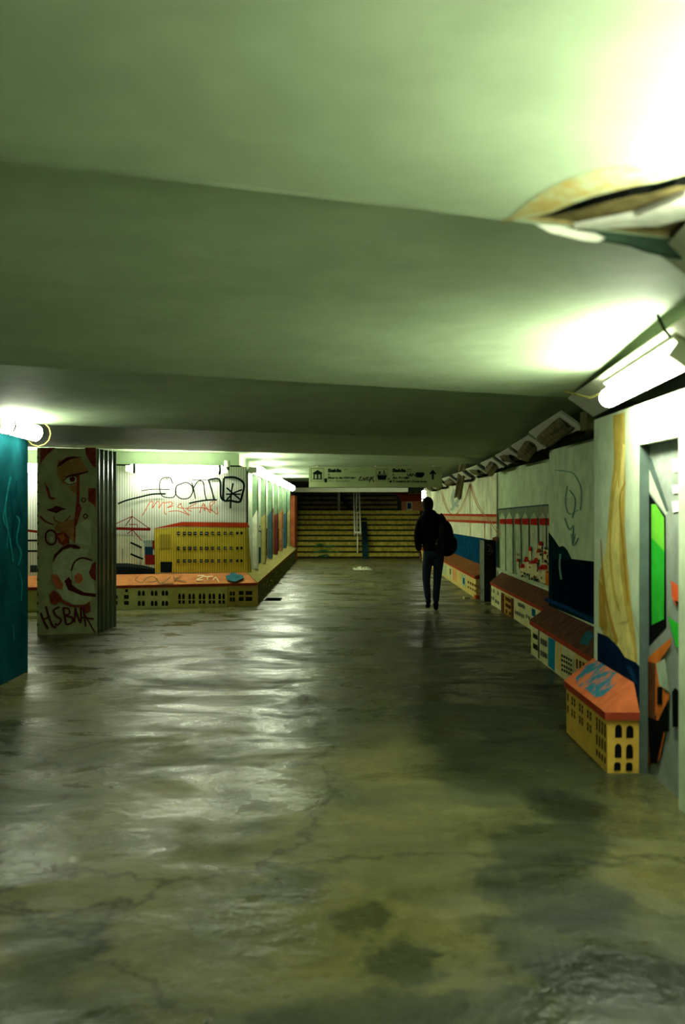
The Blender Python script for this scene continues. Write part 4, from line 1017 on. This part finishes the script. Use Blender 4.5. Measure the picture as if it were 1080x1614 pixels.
def merge(ms, voxel, name, material, parent, smooth=2):
    bm = bmesh.new()
    for m in ms: bm.from_mesh(m)
    me = bpy.data.meshes.new('j'); bm.to_mesh(me); bm.free()
    ob = bpy.data.objects.new('j', me); C.objects.link(ob)
    r = ob.modifiers.new('r', 'REMESH'); r.mode = 'VOXEL'; r.voxel_size = voxel; r.use_smooth_shade = True
    if smooth: s_ = ob.modifiers.new('sm', 'SMOOTH'); s_.iterations = smooth; s_.factor = .5
    out = evalmesh(ob); bpy.data.objects.remove(ob)
    out.materials.clear(); out.materials.append(material); out.name = name
    for p_ in out.polygons: p_.use_smooth = True
    o = bpy.data.objects.new(name, out); C.objects.link(o)
    if parent: o.parent = parent
    return o
MX, MY = 1.424, 15.46
man = thing('person', 'person in black jacket and dark jeans walking away, head lowered, black bag on right shoulder', 'person', (MX, MY, 0))
skinm = mat('skin', (150, 108, 80), .5, .1); jack = mat('jacket_black', (11, 11, 12), .9, .2, 20, spec=.1); jean = mat('jeans_dark', (44, 58, 68), .9, .3, 20, spec=.1)
shoe = mat('shoe_black', (10, 10, 11), .7, .1, spec=.2); hairm = mat('hair_dark', (9, 8, 8), .8, .1, spec=.1)
# joints (x right, y away from camera, z up)
V = [(-.01, 0, .93), (-.02, .01, 1.08), (-.04, .01, 1.25), (-.05, 0, 1.36), (-.075, .01, 1.45), (-.095, .025, 1.53),      # 0-5 pelvis..neck
     (-.20, .0, 1.40), (-.262, -.01, 1.12), (-.235, .06, .90),                                         # 6-8 left arm
     (.115, .0, 1.39), (.175, -.03, 1.12), (.10, .16, 1.16),                                              # 9-11 right arm, bent to the strap
     (-.095, 0, .88), (-.125, .06, .50), (-.098, -.01, .15), (-.098, .10, .045),                               # 12-15 left leg
     (.075, 0, .88), (.045, .02, .49), (.018, .0, .09), (.03, .14, .035)]                                     # 16-19 right leg
Ed = [(0, 1), (1, 2), (2, 3), (3, 4), (4, 5), (3, 6), (6, 7), (7, 8), (3, 9), (9, 10), (10, 11), (0, 12), (12, 13), (13, 14), (14, 15), (0, 16), (16, 17), (17, 18), (18, 19)]
Rr = [(.11, .08), (.09, .08), (.10, .08), (.09, .07), .05, .055, .055, .042, .028, .055, .042, .028, .085, .055, .038, .03, .085, .055, .038, .03]
body = [skin(V, Ed, Rr, 2)]
body.append(ellip((-.103, .045, 1.63), (.076, .095, .112), (-.18, 0, 0)))
body.append(ellip((-.103, .10, 1.575), (.05, .045, .055)))                       # jaw and chin
body.append(ellip((-.103, .150, 1.612), (.013, .02, .022)))                      # nose
for s_ in (-1, 1): body.append(ellip((-.103+s_*.078, .04, 1.62), (.012, .022, .032), (0, s_*.2, 0)))
body.append(ellip((-.103, .138, 1.582), (.024, .008, .008)))
def hand(w, dirv, palmn, curl, side):
    w = Vector(w); d = Vector(dirv).normalized(); n_ = Vector(palmn).normalized(); s_ = d.cross(n_)*side
    ms = []
    c = w+d*.05
    pal = skin([tuple(w), tuple(w+d*.04), tuple(w+d*.085)], [(0, 1), (1, 2)], [(.024, .024), (.034, .02), (.036, .016)], 1); ms.append(pal)
    for k, ln in enumerate((.070, .080, .074, .058)):
        b0 = w+d*.075+s_*(.027-.018*k); p1 = b0+d*.018
        v1 = (d*math.cos(curl*.5)+n_*math.sin(curl*.5)); v2 = (d*math.cos(curl*1.2)+n_*math.sin(curl*1.2)); v3 = (d*math.cos(curl*1.8)+n_*math.sin(curl*1.8))
        q1 = p1+v1*ln*.45; q2 = q1+v2*ln*.3; q3 = q2+v3*ln*.25
        ms.append(skin([tuple(b0), tuple(p1), tuple(q1), tuple(q2), tuple(q3)], [(0, 1), (1, 2), (2, 3), (3, 4)], [.009, .0092, .0085, .008, .007], 1))
    t0 = w+d*.03+s_*.02; t1 = t0+(d*.5+s_*.8).normalized()*.04; t2 = t1+(d*.9+s_*.3+n_*.3).normalized()*.032; t3 = t2+(d+n_*.3).normalized()*.022
    ms.append(skin([tuple(t0), tuple(t1), tuple(t2), tuple(t3)], [(0, 1), (1, 2), (2, 3)], [.013, .011, .0095, .008], 1))
    return ms
body += hand((-.222, .065, .895), (.08, .12, -1), (1, .1, 0), .45, 1)
body += hand((.10, .165, 1.165), (-.35, .25, .35), (0, -1, .3), 1.15, -1)
merge(body, .0055, 'body', skinm, man, 1)
bpy.data.objects['body'].data.materials[0] = skinm
# head of dark hair
hm = [ellip((-.103, .028, 1.648), (.090, .104, .112), (-.18, 0, 0)), ellip((-.100, .0, 1.60), (.078, .076, .080))]
hair = merge(hm, .007, 'hair', hairm, man, 1)
# jacket
def loft(rings, n=24):
    vs = []; fs = []
    for (x, y, z, rx, ry) in rings:
        for k in range(n):
            a_ = 2*PI*k/n; vs.append((x+rx*math.cos(a_), y+ry*math.sin(a_), z))
    for i in range(len(rings)-1):
        for k in range(n): fs.append([i*n+k, i*n+(k+1) % n, (i+1)*n+(k+1) % n, (i+1)*n+k])
    fs.append(list(range(n))[::-1]); fs.append([(len(rings)-1)*n+k for k in range(n)])
    me = bpy.data.meshes.new('loft'); me.from_pydata(vs, [], fs); me.update(); return me
jk = [loft([(-.005, -.005, .915, .165, .125), (-.01, -.005, .98, .170, .13), (-.02, 0, 1.08, .170, .128), (-.03, 0, 1.20, .190, .133), (-.04, 0, 1.32, .210, .138), (-.045, 0, 1.40, .212, .13), (-.05, 0, 1.45, .185, .11), (-.06, .0, 1.485, .13, .09), (-.075, .005, 1.52, .09, .082), (-.09, .01, 1.545, .076, .074)]),
      skin([(-.10, 0, 1.40), (-.222, 0, 1.40), (-.268, -.01, 1.13), (-.238, .04, .91)], [(0, 1), (1, 2), (2, 3)], [.07, .075, .066, .050], 2),
      skin([(.02, 0, 1.40), (.132, 0, 1.40), (.18, -.03, 1.14), (.13, .14, 1.15)], [(0, 1), (1, 2), (2, 3)], [.07, .078, .064, .050], 2),
      ellip((-.082, -.045, 1.50), (.112, .085, .066)), ellip((-.045, 0, 1.42), (.205, .09, .058), (0, .02, 0))]
merge(jk, .009, 'jacket', jack, man, 3)
# jeans
PV = [(-.01, 0, .95), (-.09, 0, .86), (-.118, .04, .62), (-.125, .055, .50), (-.112, .02, .30), (-.099, -.005, .155), (.072, 0, .86), (.053, .02, .62), (.045, .02, .49), (.03, .01, .30), (.02, 0, .11)]
PE = [(0, 1), (1, 2), (2, 3), (3, 4), (4, 5), (0, 6), (6, 7), (7, 8), (8, 9), (9, 10)]
PR = [(.13, .11), (.095, .10), .078, .068, .060, .050, (.095, .10), .078, .068, .060, .052]
merge([skin(PV, PE, PR, 2), loft([(-.01, 0, .82, .155, .11), (-.01, 0, .90, .160, .122), (-.01, 0, .98, .150, .115), (-.01, 0, 1.02, .13, .10)])], .009, 'jeans', jean, man, 1)
# shoes: the left one rising onto its toe
for nm, heel, toe, lift in (('l', (-.098, -.03, .10), (-.098, .16, .035), 1), ('r', (.02, -.04, .045), (.04, .20, .035), 0)):
    h = Vector(heel); t_ = Vector(toe)
    ms = [skin([tuple(h), tuple(h.lerp(t_, .4)), tuple(t_)], [(0, 1), (1, 2)], [(.04, .042), (.044, .038), (.042, .028)], 2), ellip(h+Vector((0, .02, .045)), (.045, .05, .055))]
    merge(ms, .007, 'shoe', shoe, man, 1)
bag = thing('shoulder_bag', 'bulging black sack-like bag hanging from the walking person\'s right shoulder', 'bag', (MX+.2, MY-.12, .98))
bagm = mat('bag_black', (9, 9, 10), .8, .2, 14, spec=.15)
def shiftm(o, v):
    o.data.transform(Matrix.Translation(v))
ms = [ellip((.195, -.13, 1.01), (.145, .12, .175), (0, .30, 0)), ellip((.165, -.13, 1.18), (.115, .10, .22), (0, -.1, 0)), ellip((.10, -.14, 1.03), (.10, .07, .13))]
o = merge(ms, .010, 'bag_body', bagm, bag, 3); shiftm(o, Vector((MX, MY, 0))-Vector(bag.location))
b = MB(); b.tube([Vector((MX, MY, 0))+Vector(v) for v in [(.17, -.13, 1.30), (.145, -.12, 1.42), (.10, -.06, 1.49), (.07, .06, 1.42), (.10, .15, 1.25), (.16, .14, 1.05), (.24, .02, .95)]], .016, bagm, 8)
child(b, 'strap', bag, True)
b = MB(); b.tube([(MX-.005, MY-.225, 1.04), (MX+.02, MY-.228, 1.04)], .008, steel, 8); child(b, 'buckle', bag)

# ------------------------------------------------------------------ world, camera, view
w = bpy.data.worlds.new('World'); bpy.context.scene.world = w; w.use_nodes = True
w.node_tree.nodes['Background'].inputs[0].default_value = (.25, .5, .25, 1); w.node_tree.nodes['Background'].inputs[1].default_value = .008
cam = bpy.data.cameras.new('camera'); co = bpy.data.objects.new('camera', cam); C.objects.link(co)
co.location = (0, 0, H); co.rotation_euler = (PI/2, 0, 0)
cam.sensor_fit = 'HORIZONTAL'; cam.sensor_width = 24; cam.lens = 35; cam.shift_y = -7/1080
cam.clip_end = 200; cam.clip_start = .05
cam.dof.use_dof = True; cam.dof.focus_distance = 14; cam.dof.aperture_fstop = 1.9
bpy.context.scene.camera = co
vs_ = bpy.context.scene.view_settings
vs_.view_transform = 'Standard'; vs_.look = 'None'; vs_.gamma = 1; vs_.use_curve_mapping = False; vs_.exposure = 0.45
